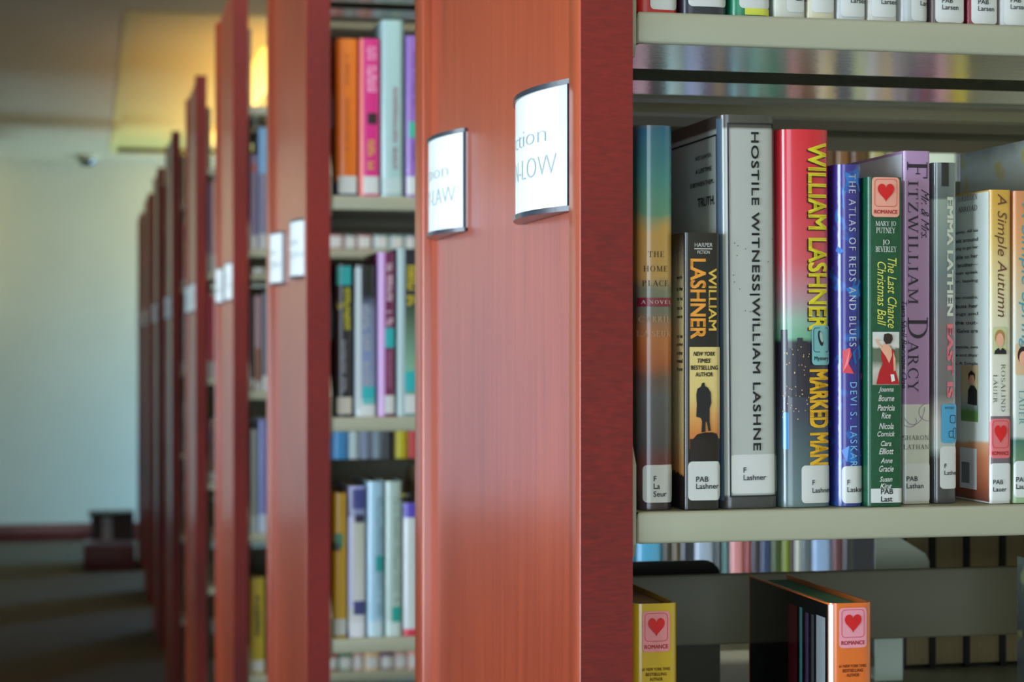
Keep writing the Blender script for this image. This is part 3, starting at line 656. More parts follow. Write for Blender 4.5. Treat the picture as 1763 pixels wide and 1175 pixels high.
lab(r, b, fx(1618), fx(1648.5), fz(838), fz(765), [('F', fz(802)), ('Lathen', fz(814))], fx(1624.5), fs=.0030)
# 9 -------- A Simple Autumn
m9 = ramp_mat('autumn_print', [(0, (206, 208, 204)), (.3, (210, 212, 206)), (.5, (212, 212, 196)), (.7, (216, 206, 160)), (.86, (210, 176, 96)), (1, (206, 160, 66))], .205, rough=.35, coat=.4, fine=.05)
r, b, fx, fz, S = front(1703.5, 1742, 323, 861, .135, m9, False, 'cream paperback with autumn gold top and a portrait of a blond person', Y=1.196)
sidep = strip(r, b, 'back_cover_print', .001, .134, .001, b.h-.001, ramp_mat('white_back_cover', [(0, (120, 76, 62)), (.04, (150, 84, 60)), (.14, (196, 120, 84)), (.19, (214, 160, 120)), (.2, (214, 224, 220)), (1, (216, 226, 220))], .205, fine=.05), .0003, side='left')
def sy(px):   # distance back from the spine for a photo column on the left cover
    X = b_x; 
    z = 3442*X/(px-155); return (z-X*math.sin(PSI))/math.cos(PSI)-1.196
b_x = Xat(1703.5, 1.196)
gy = mat('grey_text_ink', (60, 66, 66), .5)
def fzs(py, px):  # height for a photo row on the left cover
    return Zat(py, b_x, 1.196+sy(px))-(H-.107)
for k, (py, t_) in enumerate([(336, 'FORBIDDEN,'), (355, 'ABROAD')]):
    put(r, b, 'back_cover_title', serif_text(t_, .05), sy(1666), fzs(py, 1672)+.0, .03, 10*S, mat('violet_grey_ink', (86, 70, 84), .5), side='left')
rows = ['his community. All his', 'and travels around', 'they are trying to get her', 'find trouble to her', 'his older brother\u2014', 'she is must speak', 'leave her, leaving', None, 'one day for months,', 'she rebuts her', 'the songs and', 'to fit the out-', 'and old Galve are', None, 'the countryside, two', 'the barge and their', 'they are, A Simple']
for k, t_ in enumerate(rows):
    if t_: put(r, b, 'back_cover_text', raw_text(t_, .006), sy(1684)+.03, fzs(393+14.4*k, 1684), .06, 7*S, gy, side='left')
ps = strip(r, b, 'back_cover_picture', sy(1684), sy(1655), fzs(722, 1670), fzs(626, 1670), ramp_mat('meadow_picture', [(0, (96, 150, 60)), (.50, (90, 140, 70)), (.53, (150, 170, 170)), (.62, (200, 190, 150)), (1, (224, 170, 120))], .036, fine=.04), .0006, side='left')
ps.active_material.node_tree.nodes['Math'].inputs[1].default_value = .12
y0_, y1_ = sy(1684), sy(1655)
def sp(px, py): return (sy(px), fzs(py, 1670))
poly(r, b, 'woman_in_black', [sp(*q) for q in [(1667,692),(1668,668),(1672,660),(1678,660),(1683,668),(1683,694)]], ink, .0009, 'left', ps)
poly(r, b, 'woman_face', [sp(*q) for q in [(1671,658),(1670,648),(1672,640),(1677,640),(1679,648),(1677,658)]], skin, .0010, 'left', ps)
poly(r, b, 'woman_hair', [sp(*q) for q in [(1669,652),(1669,640),(1674,634),(1680,640),(1680,652),(1678,642),(1672,642)]], hair, .0012, 'left', ps)
bc = strip(r, b, 'barcode_label', sy(1682), sy(1653), fzs(838, 1670), fzs(768, 1670), white_lab, .0006, side='left')
for k in range(13):
    a = 1657+k*1.05; strip(r, b, 'barcode_bar', sy(a+.55), sy(a), fzs(828, 1665), fzs(792, 1665), ink, .0009, side='left', n=1, parent=bc)
xs_ = fx
put(r, b, 'title', raw_text('A Simple Autumn', .0, .25), fx(1722.5), fz(436), fz(330)-fz(543), fx(1733)-fx(1712), mat('brown_script_ink', (104, 66, 50), .5), rot=1)
po = strip(r, b, 'spine_portrait', fx(1709), fx(1733), fz(607), fz(559), mat('portrait_backdrop', (190, 196, 150), .4), .0004, r=.0015)
def ell(cx, cy, rx, ry): return [(fx(cx+rx*math.cos(a)), fz(cy+ry*math.sin(a))) for a in [2*math.pi*k/18 for k in range(18)]]
poly(r, b, 'blond_hair', ell(1720.5, 577, 8.5, 13), mat('blond_print', (170, 130, 70), .5), .0007, parent=po)
poly(r, b, 'face', ell(1720.5, 582, 6.6, 12), skin, .0009, parent=po)
poly(r, b, 'dark_dress', pp([(1711,606),(1712,600),(1718,595),(1721,600),(1725,595),(1731,600),(1732,606)]), ink, .0010, parent=po)
put(r, b, 'author_name', serif_text('ROSALIND', .1), fx(1726.5), fz(664), fz(624)-fz(706), fx(1730)-fx(1723), mat('green_grey_ink', (92, 98, 84), .5), rot=1)
put(r, b, 'author_name', serif_text('LAUER', .1), fx(1713), fz(666), fz(641)-fz(690), fx(1716.5)-fx(1710), mat('green_grey_ink', (92, 98, 84), .5), rot=1)
strip(r, b, 'tree_line', fx(1704), fx(1741), fz(800), fz(713), mat('treeline_print', (110, 96, 106), .4), .0003)
romance(r, b, fx(1722), fz(785.5), fx(1739)-fx(1704.5), fz(717)-fz(785), mat('romance_sticker_red', (212, 110, 116), .4, coat=.4))
lab(r, b, fx(1704), fx(1741.5), fz(859.5), fz(794), [('PAB', fz(830)), ('Lauer', fz(842.5))], fx(1708.5), fs=.0031)
# 10 -------- orange Lauer paperback
m10 = ramp_mat('spring_print', [(0, (160, 190, 150)), (.09, (120, 150, 110)), (.2, (60, 110, 96)), (.215, (190, 200, 196)), (.5, (200, 206, 196)), (.7, (206, 184, 150)), (.85, (214, 156, 104)), (1, (206, 136, 90))], .205, rough=.35, coat=.4, fine=.03)
r, b, fx, fz, S = front(1744.5, 1785, 325, 860, .135, m10, False, 'orange to pale green paperback cut off by the right edge of view', Y=1.196)
put(r, b, 'title', raw_text('A Simple Spring', .0, .2), fx(1764), fz(472), fz(345)-fz(600), fx(1774)-fx(1753), mat('teal_script_ink', (70, 150, 170), .45), rot=1)
po = strip(r, b, 'spine_portrait', fx(1748), fx(1772), fz(642), fz(588), mat('portrait_backdrop_warm', (206, 176, 140), .4), .0004, r=.0015)
poly(r, b, 'dark_hair', ell(1760, 608, 8.5, 15), hair, .0007, parent=po)
poly(r, b, 'face', ell(1760.5, 614, 6.6, 13), skin, .0009, parent=po)
put(r, b, 'author_name', serif_text('LAUER', .1), fx(1758), fz(698), fz(669)-fz(728), fx(1762)-fx(1753), mat('teal_serif_ink', (80, 140, 136), .5), rot=1)
lab(r, b, fx(1746), fx(1784), fz(853), fz(790), [('PAB', fz(826)), ('Lauer', fz(838))], fx(1748), fs=.0034)
# 11 -------- tall plastic-jacketed hardback beyond the frame
m11 = ramp_mat('foil_jacket', [(0, (190, 206, 190)), (.5, (176, 196, 178)), (.95, (196, 208, 200)), (1, (140, 150, 146))], .25, rough=.12, coat=1, blotch=((200, 196, 130), .55), blotch_scale=26)
xh = .6405
r, b = make_book(xh, xh+.035, .2485, .172, 1.196, H-.107+.0004, m11, True, label='tall grey-green hardback in clear plastic, farthest right on the middle shelf', group=GM, seg=20)

# ------------------------------------------------------------------ top row: only the feet show
GU = 'library books on the upper shelf of the nearest bookcase'
toprow = [(1095,1171,(196,30,34),'red hardback with white label, first on the upper shelf','',1,.24),
 (1173,1256,(40,46,62),'thick dark navy hardback with white label on the upper shelf','',1,.24),
 (1258,1331,(30,130,96),'emerald green hardback with a small yellow strip at its foot','',1,.22),
 (1333,1389,(196,200,192),'pale grey paperback, right beside the emerald green hardback','Larsen',0,.17),
 (1390,1440,(206,204,180),'cream paperback with call label, second right of the emerald hardback','Larsen',0,.172),
 (1441,1493,(188,196,200),'bluish white paperback in the middle of the upper shelf','Larsen',0,.174),
 (1494,1547,(200,200,196),'silver white paperback with wrinkled plastic foot on the upper shelf','Larsen',0,.17),
 (1548,1603,(176,184,188),'pale blue-grey hardback, left of the two with dark sides','F Larsen',1,.21),
 (1604,1664,(96,84,86),'paperback with dark top edge and wide white label','PAB Larsen',0,.17),
 (1666,1721,(130,34,50),'paperback with a dark red left cover and white label','PAB Larsen',0,.17),
 (1722,1775,(190,196,196),'white paperback at the right edge of the upper shelf','PAB Larsson',0,.17)]
for k, (a, c_, col, lb_, tx, hd, hh_) in enumerate(toprow):
    Y = 1.190; xa, xb = Xat(a, Y), Xat(c_, Y)
    r, b = make_book(xa, xb, hh_, .14, Y, H+.208+.0004, mat('cover_print', col, .25, coat=.8), bool(hd), label=lb_, group=GU, seg=14, bulge=.0015)
    S = (Y*math.cos(PSI)+(xa+xb)/2*math.sin(PSI))/F
    foot = (.0025, .0055, .0055)[k] if k < 3 else (.004, .0045, .0025, .003, .0015, .001, .001, .001)[k-3]
    xl = -b.t/2+(.009, .0045, .0055)[k] if k < 3 else -b.t/2+(.008 if k in (3, 7) else .0025)
    ls = []
    if tx:
        parts = tx.split(' ')
        base = [ .0115, .014, .0115, .0115, .0115, .0095, .0095, .0115][k-3]
        ls = [(p, base+.0044*(len(parts)-1-i)) for i, p in enumerate(parts)]
    lab(r, b, xl, b.t/2-.0012, foot, foot+.027, ls, xl+(.006 if k < 8 else .004), fs=.0033)
    if k == 2:
        strip(r, b, 'yellow_strip', -b.t/2+.009, b.t/2-.002, .0012, .0055, mat('yellow_green_strip', (206, 214, 80), .4), .0009)

# ------------------------------------------------------------------ lower shelf, nearest bookcase
GL = 'library books on the lower shelf of the nearest bookcase'
ZL = H-.345
def low(pxl, pxr, pyt, cover, label, pagesm, depth):
    return front(pxl, pxr, pyt, 1175, depth, cover, True, label, Y=1.196, group=GL, zb=ZL, bulge=.0006, pages=pagesm)
brown_ink = mat('brown_ink', (110, 44, 26), .5)
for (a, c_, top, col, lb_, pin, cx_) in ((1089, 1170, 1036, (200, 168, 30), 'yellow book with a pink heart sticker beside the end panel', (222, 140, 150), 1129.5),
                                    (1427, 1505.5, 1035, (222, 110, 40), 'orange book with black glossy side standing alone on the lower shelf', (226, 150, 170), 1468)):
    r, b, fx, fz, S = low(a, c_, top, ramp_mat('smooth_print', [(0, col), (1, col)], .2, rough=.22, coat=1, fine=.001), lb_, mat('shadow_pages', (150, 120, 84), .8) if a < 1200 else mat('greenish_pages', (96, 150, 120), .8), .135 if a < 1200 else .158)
    w = 24
    romance(r, b, fx(cx_), fz(1119 if a < 1200 else 1112), fx(cx_+w)-fx(cx_-w), (70 if a < 1200 else 69)*S, mat('pink_sticker', pin, .4, coat=.4))
    for t_, py, wd_ in (('#1 NEW YORK TIMES', 1149 if a < 1200 else 1143.5, 50), ('BESTSELLING', 1157.5 if a < 1200 else 1151, 37), ('AUTHOR', 1166 if a < 1200 else 1159, 23)):
        put(r, b, 'blurb', serif_text(t_.replace('#1 ', 'I '), .06) if False else raw_text(t_, .012), fx(cx_), fz(py), wd_*S, 5.5*S, brown_ink)
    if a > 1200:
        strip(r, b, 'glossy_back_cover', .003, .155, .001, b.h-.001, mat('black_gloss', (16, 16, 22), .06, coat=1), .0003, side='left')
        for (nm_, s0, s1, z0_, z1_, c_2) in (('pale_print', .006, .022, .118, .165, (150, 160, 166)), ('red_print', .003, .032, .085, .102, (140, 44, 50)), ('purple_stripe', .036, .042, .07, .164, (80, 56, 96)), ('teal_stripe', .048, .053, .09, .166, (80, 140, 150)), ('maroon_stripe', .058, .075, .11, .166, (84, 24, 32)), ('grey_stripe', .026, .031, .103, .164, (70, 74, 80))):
            strip(r, b, nm_, s0, s1, z0_, z1_, mat('gloss_print', c_2, .1, coat=1), .0005, side='left', n=2)  # reflections of neighbouring spines painted onto the glossy cover
        strip(r, b, 'white_hinge', -b.t/2+.0006, -b.t/2+.0032, .001, b.h-.001, mat('white_hinge_print', (226, 214, 206), .15, coat=1), .0004, n=4)
m = ramp_mat('speckled_foil', [(0, (96, 130, 120)), (.4, (130, 160, 110)), (.6, (70, 96, 120)), (1, (120, 140, 130))], .18, rough=.14, coat=1, blotch=((190, 206, 150), .56), blotch_scale=22)
make_book(.676, .70, .185, .15, 1.196, ZL+.0004, m, True, label='blue and green glossy hardback at the right edge of the lower shelf', group=GL)

# bookends behind the crossbeam
def plate(name, pts, y0, y1, m, parent):
    n = len(pts); V = [(x, y0, z) for x, z in pts]+[(x, y1, z) for x, z in pts]
    Fc = [tuple(range(n)), tuple(range(2*n-1, n-1, -1))]+[(k, n+k, n+(k+1) % n, (k+1) % n) for k in range(n)]
    me = mesh_from(V, Fc, name); bm = bmesh.new(); bm.from_mesh(me); bmesh.ops.recalc_face_normals(bm, faces=bm.faces); bm.to_mesh(me); bm.free()
    return link(name, me, m, parent)
def rounded_top(x0, x1, z0, z1, r):
    p = [(x0, z0), (x1, z0)]
    for k in range(6):
        a = math.radians(18*k); p.append((x1-r+r*math.cos(a), z1-r+r*math.sin(a)))
    for k in range(6):
        a = math.radians(90+18*k); p.append((x0+r+r*math.cos(a), z1-r+r*math.sin(a)))
    return p
YE = 1.535
be = tag(empty('bookend', (0, YE, ZLB)), 'black metal bookend with rounded top behind the yellow book', 'bookend')
xa, xb = .34, Xat(1240, YE)
plate('upright_plate', rounded_top(xa, xb, 0, Zat(963, .43, YE)-ZLB, .014), 0, .002, mat('black_enamel', (18, 19, 22), .35, coat=.4), be)
boxes('foot_plate', [(xa+.02, xb-.02, 0.0018, .1, 0.0, .0016)], mat('black_enamel', (18, 19, 22), .35, coat=.4), be)
YE2 = 1.62
be = tag(empty('bookend', (0, YE2, ZLB)), 'pale green bookend standing at the back of the lower shelf', 'bookend')
xa, xb = Xat(1507, YE2), Xat(1600, YE2)
pg = mat('pale_green_enamel', (226, 244, 232), .35)
pts = [(xa, 0), (Xat(1554, YE2), 0), (Xat(1554, YE2), .075), (xb, .075), (xb, .105), (xb-.004, .112), (Xat(1545, YE2), .128), (xa+.008, .134), (xa, .13)]
plate('upright_plate', pts, 0, .002, pg, be)
boxes('foot_plate', [(xa+.004, Xat(1550, YE2), 0.0018, .09, 0.0, .0016)], pg, be)

# books on the far side of the nearest bookcase: page edges face us
GB = 'books on the far side of the nearest bookcase, page edges showing'
YS = D0+DEP-.012
tan_pages = mat('tan_page_edges', (150, 134, 98), .85, noise=.15, nscale=(80, 1, 1), bscale=20)
Yf = YS-.13
for k, (a, c_, d_) in enumerate([(1556, 1607, .13), (1607, 1666, .13), (1666, 1728, .13), (1728, 1790, .13)]):
    xa, xb = Xat(a, Yf), Xat(c_, Yf)
    make_book(xa, xb, .158+.003*k, d_, YS, ZLB, mat('black_cloth', (22, 24, 28), .5), True, flip=True, label=['black book with tan page edges, beside the pale green bookend', 'black book with tan page edges, second from the pale bookend', 'black book with tan page edges, third from the pale bookend', 'black book with tan page edges, farthest right behind the crossbeam'][k], group=GB, pages=tan_pages)

# ------------------------------------------------------------------ books of the bookcases behind
ORD = ['first','second','third','fourth','fifth','sixth','seventh','eighth','ninth','tenth','eleventh','twelfth','thirteenth','fourteenth','fifteenth','sixteenth','seventeenth','eighteenth','nineteenth','twentieth','twenty-first','twenty-second','twenty-third','twenty-fourth','twenty-fifth','twenty-sixth','twenty-seventh','twenty-eighth','twenty-ninth','thirtieth','thirty-first','thirty-second','thirty-third','thirty-fourth','thirty-fifth','thirty-sixth','thirty-seventh','thirty-eighth']
SHN = {.523: 'top shelf', .208: 'shelf above eye level', -.107: 'eye level shelf', -.422: 'shelf below eye level', -.737: 'fifth shelf down', -1.052: 'sixth shelf down'}
PAL = [((40,44,54),'black'), ((190,198,200),'white'), ((60,90,150),'blue'), ((150,40,46),'red'), ((64,110,96),'green'), ((150,168,176),'pale grey'), ((90,60,90),'plum'), ((206,190,150),'cream'), ((44,60,86),'navy'), ((186,120,60),'orange'), ((110,84,60),'brown'), ((120,150,190),'light blue'), ((200,150,160),'pink'), ((196,178,60),'yellow'), ((96,140,150),'teal')]
def shelf_books(i, lev, x0, specs, x_end, seed, hmin=.17, hmax=.245):
    """specs: explicit books first (pxl, pxr, pytop, colour, colourname, decorations), then filler up to x_end"""
    rnd = random.Random(seed); Y = YO[i]+.018; Z = H+lev; cnt = 0; x = x0
    def lbl(cn, kind): return '%s %s, %s from end panel, %s, %s bookcase' % (cn, kind, ORD[cnt], SHN[lev], ordn[i])
    grp = 'books on the %s of the %s bookcase' % (SHN[lev], ordn[i])
    for sp_ in specs:
        pl, pr, pt, col, cn = sp_[:5]; deco = sp_[5] if len(sp_) > 5 else []
        xa, xb = max(x, Xat(pl, Y)), Xat(pr, Y)
        h = min(Zat(pt, (xa+xb)/2, Y)-Z, PITCH-.035)
        stops = sp_[6] if len(sp_) > 6 else None
        cm_ = ramp_mat('cover_print', stops, h, rough=.25, coat=.7, fine=.03) if stops else mat('cover_print', col, .28, coat=.7)
        r, b = make_book(xa, xb, h, .145, Y, Z+.0004, cm_, True, label=lbl(cn, 'book'), group=grp, seg=10, bulge=.002)
        for (nm, u0, u1, v0, v1, c2) in deco:
            (dashes if nm in ('title', 'author_name') else strip)(r, b, nm, -b.t/2+u0*b.t, -b.t/2+u1*b.t, v0*h, v1*h, mat('print_patch', c2, .4, coat=.3), .0005)
        x = xb+.0004; cnt += 1
    while x < x_end:
        t = rnd.uniform(.016, .042); col, cn = rnd.choice(PAL); h = rnd.uniform(hmin, hmax)
        col = tuple(max(8, min(235, c+rnd.randint(-14, 14))) for c in col)
        r, b = make_book(x, x+t, h, rnd.uniform(.12, .15), Y+rnd.uniform(0, .012), Z+.0004, mat('cover_print', col, .28, coat=.7), t > .024, label=lbl(cn, 'book'), group=grp, seg=8)
        strip(r, b, 'spine_label', -b.t/2+.002, b.t/2-.001, .004, .03, white_lab, .0004, n=6)
        c3 = rnd.choice([(210,206,190), (30,32,40), (196,170,80), (150,60,60)])
        dashes(r, b, 'title', -b.t*.2, b.t*.2, h*.35, h*.35+rnd.uniform(.3, .5)*h, mat('print_patch', c3, .4, coat=.3), .0004)
        x += t+rnd.uniform(.0004, .0012); cnt += 1
W_ = (198, 206, 210); TL = (40, 168, 176)
SL = lambda v0=.02, v1=.13, c=W_: ('spine_label', .08, .96, v0, v1, c)
x2 = XO[1]+.039
shelf_books(1, .208, x2, [
  (579, 617, 62, (222,112,24), 'orange', [SL(), ('title', .42, .6, .72, .9, (190,96,30)), ('title', .42, .6, .28, .62, (190,96,30))], [(0,(50,70,120)),(.08,(50,70,120)),(.1,(214,110,28)),(1,(222,120,30))]),
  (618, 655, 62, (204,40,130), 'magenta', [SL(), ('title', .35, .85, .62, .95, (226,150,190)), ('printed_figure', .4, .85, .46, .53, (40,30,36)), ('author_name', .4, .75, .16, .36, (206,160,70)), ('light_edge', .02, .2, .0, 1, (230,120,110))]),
  (656, 697, 30, (160,196,200), 'pale teal', [SL(.02, .11, (176,200,204)), ('title', .5, .7, .14, .62, (150,120,128)), ('printed_band', .86, .97, 0, 1, (110,140,136))]),
  (698, 724, 57, (140,100,186), 'purple', [SL(), ('sticker', .2, .9, .37, .47, (60,170,150)), ('title', .5, .8, .55, .9, (110,70,150)), ('title', .5, .8, .14, .34, (110,70,150))])],
  .99, 11)
shelf_books(1, -.107, x2, [
  (577, 608, 450, (30,32,40), 'black', [SL(.02, .13, (196,196,190)), ('genre_sticker', .08, .9, .86, .985, TL), ('title', .1, .45, .64, .78, (196,190,50)), ('title', .5, .85, .56, .84, (196,190,50)), ('author_name', .4, .62, .16, .5, (150,150,170))]),
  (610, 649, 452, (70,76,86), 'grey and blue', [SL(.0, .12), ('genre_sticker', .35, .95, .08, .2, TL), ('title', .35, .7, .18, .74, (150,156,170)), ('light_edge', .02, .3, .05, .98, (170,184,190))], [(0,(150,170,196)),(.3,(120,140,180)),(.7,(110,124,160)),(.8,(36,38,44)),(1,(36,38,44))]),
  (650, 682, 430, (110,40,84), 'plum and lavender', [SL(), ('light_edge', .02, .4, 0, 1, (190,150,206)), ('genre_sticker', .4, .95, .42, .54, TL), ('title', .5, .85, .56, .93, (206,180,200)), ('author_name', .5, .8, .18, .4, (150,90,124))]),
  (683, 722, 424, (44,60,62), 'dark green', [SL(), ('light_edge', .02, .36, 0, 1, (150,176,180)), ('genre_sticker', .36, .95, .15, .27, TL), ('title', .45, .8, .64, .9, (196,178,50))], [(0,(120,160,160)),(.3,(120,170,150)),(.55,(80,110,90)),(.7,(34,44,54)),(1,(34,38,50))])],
  1.30, 12)
shelf_books(1, -.422, x2, [
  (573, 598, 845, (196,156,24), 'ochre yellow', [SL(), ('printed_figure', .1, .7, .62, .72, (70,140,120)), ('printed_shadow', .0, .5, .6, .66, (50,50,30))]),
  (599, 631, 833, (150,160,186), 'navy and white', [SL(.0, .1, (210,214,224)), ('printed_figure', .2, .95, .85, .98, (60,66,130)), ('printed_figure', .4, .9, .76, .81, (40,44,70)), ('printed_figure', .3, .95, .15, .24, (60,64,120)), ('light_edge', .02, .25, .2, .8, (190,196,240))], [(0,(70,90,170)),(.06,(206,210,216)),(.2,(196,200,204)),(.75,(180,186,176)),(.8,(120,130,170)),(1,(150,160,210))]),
  (632, 662, 825, (150,190,214), 'light blue', [SL(.0, .1, (180,206,220)), ('genre_sticker', .5, .98, .42, .52, (30,150,150)), ('title', .55, .9, .12, .9, (110,150,170))]),
  (663, 693, 825, (160,184,180), 'silver green', [SL(.0, .1, (186,206,206)), ('genre_sticker', .4, .95, .09, .19, (30,156,146)), ('title', .5, .9, .22, .9, (126,146,142))]),
  (694, 722, 862, (196,206,210), 'white', [('purple_tip', .0, 1, .89, 1, (84,70,180)), ('red_foot', 0, 1, 0, .05, (200,50,80))])],
  .47, 13)
# the strip of spines seen through the nearest bookcase
strip_cols = [(1060,1096,(70,150,196),'blue'), (1097,1142,(90,176,220),'bright blue'), (1143,1158,(60,56,50),'dark'), (1159,1171,(110,96,70),'brown'), (1172,1196,(40,46,60),'charcoal'), (1197,1232,(170,190,214),'pale blue'), (1233,1244,(50,56,64),'slate'), (1245,1256,(60,120,120),'teal'), (1257,1283,(222,150,156),'pink'), (1284,1294,(150,50,50),'red'), (1295,1310,(60,56,70),'grey violet'), (1311,1329,(50,66,110),'navy'), (1330,1347,(60,80,30),'olive'), (1348,1362,(120,140,40),'lime green'), (1363,1369,(60,30,34),'maroon'), (1370,1379,(210,214,206),'white'), (1380,1398,(96,110,116),'grey'), (1399,1434,(150,180,226),'sky blue'), (1435,1452,(96,50,60),'wine'), (1453,1472,(40,40,46),'black'), (1473,1500,(150,176,190),'pale grey'), (1501,1530,(170,190,214),'silver blue')]
Y = YO[1]+.018; cnt_ = 0
for k, (a, c_, col, cn) in enumerate(strip_cols):
    r, b = make_book(Xat(a, Y), Xat(c_, Y), .2+.03*((k*37) % 10)/10, .14, Y, H-.422+.0004, mat('cover_print', col, .28, coat=.7), True,
        label='%s spine under the nearest bookcase middle shelf, %s from the left' % (cn, ORD[k]), group='blurred spines seen through the nearest bookcase', seg=8)
    strip(r, b, 'spine_label', -b.t/2+.001, b.t/2-.001, .004, .03, white_lab, .0004, n=4)
# brown and cream books seen over the row, top shelf of the second bookcase
for k, (a, c_, col, cn) in enumerate([(1385,1412,(64,60,30),'olive'), (1413,1440,(86,60,36),'brown'), (1441,1466,(110,76,40),'chestnut brown'), (1467,1498,(80,52,26),'dark brown'), (1499,1528,(150,146,96),'khaki'), (1529,1572,(120,126,84),'olive green'), (1573,1650,(196,212,196),'wide pale mint'), (1651,1680,(60,50,66),'dark violet'), (1681,1730,(90,96,110),'slate')]):
    r, b = make_book(Xat(a, Y), Xat(c_, Y), .21, .14, Y, H+.208+.0004 if False else H+.208+.0004, mat('cover_print', col, .35, coat=.3), True,
        label='%s book above the middle shelf row, %s from the left' % (cn, ORD[k]), group='blurred books seen above the middle shelf row', seg=8) if a > 1500 or True else None
def safe(*a, **k): shelf_books(*a, **k)
x3 = XO[2]+.039
shelf_books(2, .208, x3, [(426, 443, 262, (120,116,150), 'grey violet', [SL(.0,.14,(190,196,206)), ('printed_band', .3, .8, .82, .9, (180,80,50))]), (444, 462, 215, (110,160,206), 'light blue', [('printed_patch', .0, 1, 0, .62, (120,120,150)), SL(.0,.12)])], .80, 21)
shelf_books(2, -.107, x3, [(427, 437, 506, (60,56,60), 'charcoal', [SL()]), (438, 450, 505, (150,120,130), 'dusty pink', [('printed_patch', 0, 1, 0, .45, (130,84,60)), SL(.0,.1)]), (451, 464, 500, (60,70,100), 'navy', [SL(.0,.15)])], .52, 22)
shelf_books(2, -.422, x3, [(427, 443, 735, (150,166,166), 'grey', [SL(.0,.16,(190,206,214))]), (444, 462, 718, (110,120,190), 'periwinkle blue', [SL(.0,.16,(190,206,230))])], .455, 23)
Y3 = YO[2]+.018
for k, (a, c_, col, cn) in enumerate([(552,573,(60,130,196),'blue'), (574,600,(70,150,214),'bright blue'), (601,619,(190,214,226),'white'), (620,640,(130,146,176),'blue grey'), (641,660,(130,150,170),'slate'), (661,680,(30,34,44),'black'), (681,702,(206,200,50),'yellow'), (703,730,(206,56,60),'red')]):
    r, b = make_book(Xat(a, Y3), Xat(c_, Y3), .225, .14, Y3, H-.422+.0004, mat('cover_print', col, .35, coat=.3), True,
        label='%s spine under the second bookcase eye level shelf, %s from the left' % (cn, ORD[k]), group='blurred coloured spines through the second bookcase', seg=8)
shelf_books(2, -.737, x3, [], .80, 24)
x4 = XO[3]+.039
shelf_books(3, .208, x4, [(353, 362, 310, (120,130,180), 'lilac blue', [SL(.0,.2)]), (363, 374, 305, (190,150,150), 'pinkish', [SL(.0,.2)])], .50, 31)
shelf_books(3, -.107, x4, [(353, 364, 500, (190,60,90), 'crimson pink', [SL(.0,.2)]), (365, 376, 505, (190,70,80), 'rose red', [SL(.0,.2)])], .50, 32)
shelf_books(3, -.422, x4, [], .42, 33)
shelf_books(4, .208, XO[4]+.039, [], .42, 41)
shelf_books(4, -.107, XO[4]+.039, [], .42, 42)

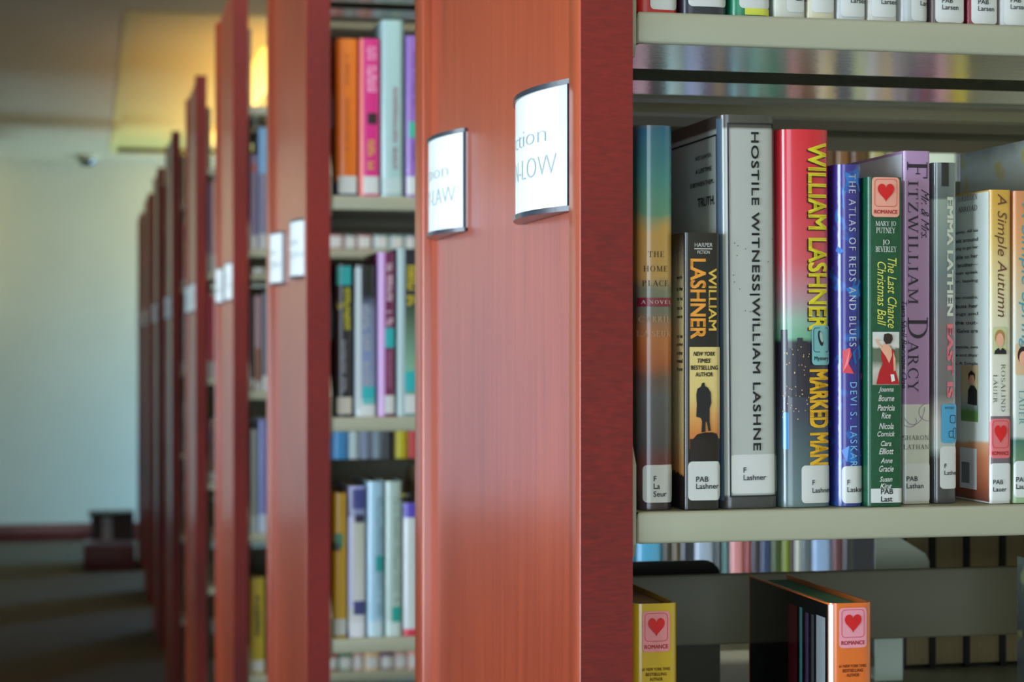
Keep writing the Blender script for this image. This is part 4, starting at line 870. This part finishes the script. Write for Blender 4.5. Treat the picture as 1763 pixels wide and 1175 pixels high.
# ------------------------------------------------------------------ aisle signs
cap_m = mat('sign_cap_plastic', (30, 38, 52), .35, coat=.5); alu = mat('brushed_aluminium', (186, 196, 202), .35, metal=.35)
paper = mat('sign_paper', (226, 234, 236), .35, coat=.5); sign_ink = mat('sign_grey_ink', (150, 168, 172), .5)
SW, SH_, SG = .156, .086, .0155
Rr = ((SW/2)**2+SG**2)/(2*SG)
def arc_out(v, extra=0):  # bulge outwards (towards -X) at distance v from the sign's middle
    return math.sqrt(max(0, (Rr+extra)**2-v*v))-(Rr-SG)
def sign(i, yc, z0, l1, l2, label):
    r = tag(empty('aisle_sign', (XO[i]+.0068, YO[i]+yc, H+z0)), label, 'sign', 'curved white aisle signs on the bookcase ends')
    def curved(name, va, vb, za, zb, e0, e1, m, par=r, n=20):
        pts = [(-arc_out(va+(vb-va)*k/n, e1), va+(vb-va)*k/n) for k in range(n+1)]
        pts += [(-arc_out(vb+(va-vb)*k/n, e0), vb+(va-vb)*k/n) for k in range(n+1)]
        return prism(name, pts, za, zb, m, par, True)
    bp = prism('back_plate', [(0, -SW/2+.001), (0, SW/2-.001), (-.0022, SW/2-.001), (-.0022, -SW/2+.001)], .003, SH_-.003, cap_m, r)
    ins = curved('paper_insert', -SW/2+.012, SW/2-.012, .003, SH_-.003, -.0016, 0, paper)
    curved('side_rail', -SW/2+.0015, -SW/2+.0125, .003, SH_-.003, -.0022, .0007, alu)
    curved('side_rail', SW/2-.0125, SW/2-.0015, .003, SH_-.003, -.0022, .0007, alu)
    for za, zb in ((0, .0035), (SH_-.0035, SH_)):
        n = 20
        pts = [(-arc_out(-SW/2+SW*k/n, .0015), -SW/2+SW*k/n) for k in range(n+1)]+[(0, SW/2), (0, -SW/2)]
        prism('end_cap', pts, za, zb, cap_m, r, True)
    for (t_, zc, hh_, vend) in ((l1, SH_*.56, .0112, None), (l2, SH_*.297, .0137, None)):
        V, Fc = raw_text(t_, -.016)
        h0 = max(p[1] for p in V)-min(p[1] for p in V); zmin = min(p[1] for p in V); s_ = hh_/h0; xmax = max(p[0] for p in V)
        # left aligned at the far end of the sign
        left = .057
        sx = (left+(.048 if t_ == l1 else .062))/xmax
        VV = []
        for x, y in V:
            v = left-x*sx; VV.append((-arc_out(v, .0004), v, zc+(y-zmin)*s_))
        link('lettering', mesh_from(VV, Fc, 'lettering'), sign_ink, ins)
    return r
sign(0, .129, .0855, 'Fiction', 'KIN-LOW', 'sharp white curved sign ending LOW on the nearest bookcase')
sign(0, .492, .0925, 'Fiction', 'KAY-LAW', 'slightly blurred white curved sign ending AW, farther back on the nearest bookcase')
names = ['', 'second', 'third', 'fourth', 'fifth', 'sixth', 'seventh', 'farthest']
for i in range(1, 8):
    sign(i, .133, .094, 'Fiction', 'HAR-JON', 'near-side white curved sign on the %s bookcase end panel' % names[i])
    sign(i, .47, .094, 'Fiction', 'GRA-HAN', 'far-side white curved sign on the %s bookcase end panel' % names[i])

# ------------------------------------------------------------------ step stool by the far wall
st = tag(empty('step_stool', (.115, 12.35, 0)), 'low dark red two-step stool on the carpet near the far wall', 'stool')
dr = mat('stool_red', (84, 30, 36), .45); bl = mat('stool_black', (26, 24, 26), .4); pu = mat('stool_tread', (120, 112, 150), .4)
boxes('lower_step', [(-.155, .155, -.14, .12, 0.0, .15)], dr, st, bevel=.008)
boxes('tread', [(-.15, .15, -.135, .115, .15, .17)], pu, st, bevel=.004)
for x in (-.11, .12): boxes('leg', [(x, x+.03, .13, .19, 0, .31)], bl, st)
boxes('upper_step', [(-.125, .155, .12, .34, .31, .335)], bl, st, bevel=.006)
boxes('back_panel', [(-.11, .16, .32, .338, 0, .31)], mat('stool_brown', (96, 66, 50), .5), st)
boxes('white_panel', [(-.04, .02, .20, .215, 0, .31)], mat('white_card', (206, 206, 216), .5), st)  # white box inside the stool's frame, parented to the stool
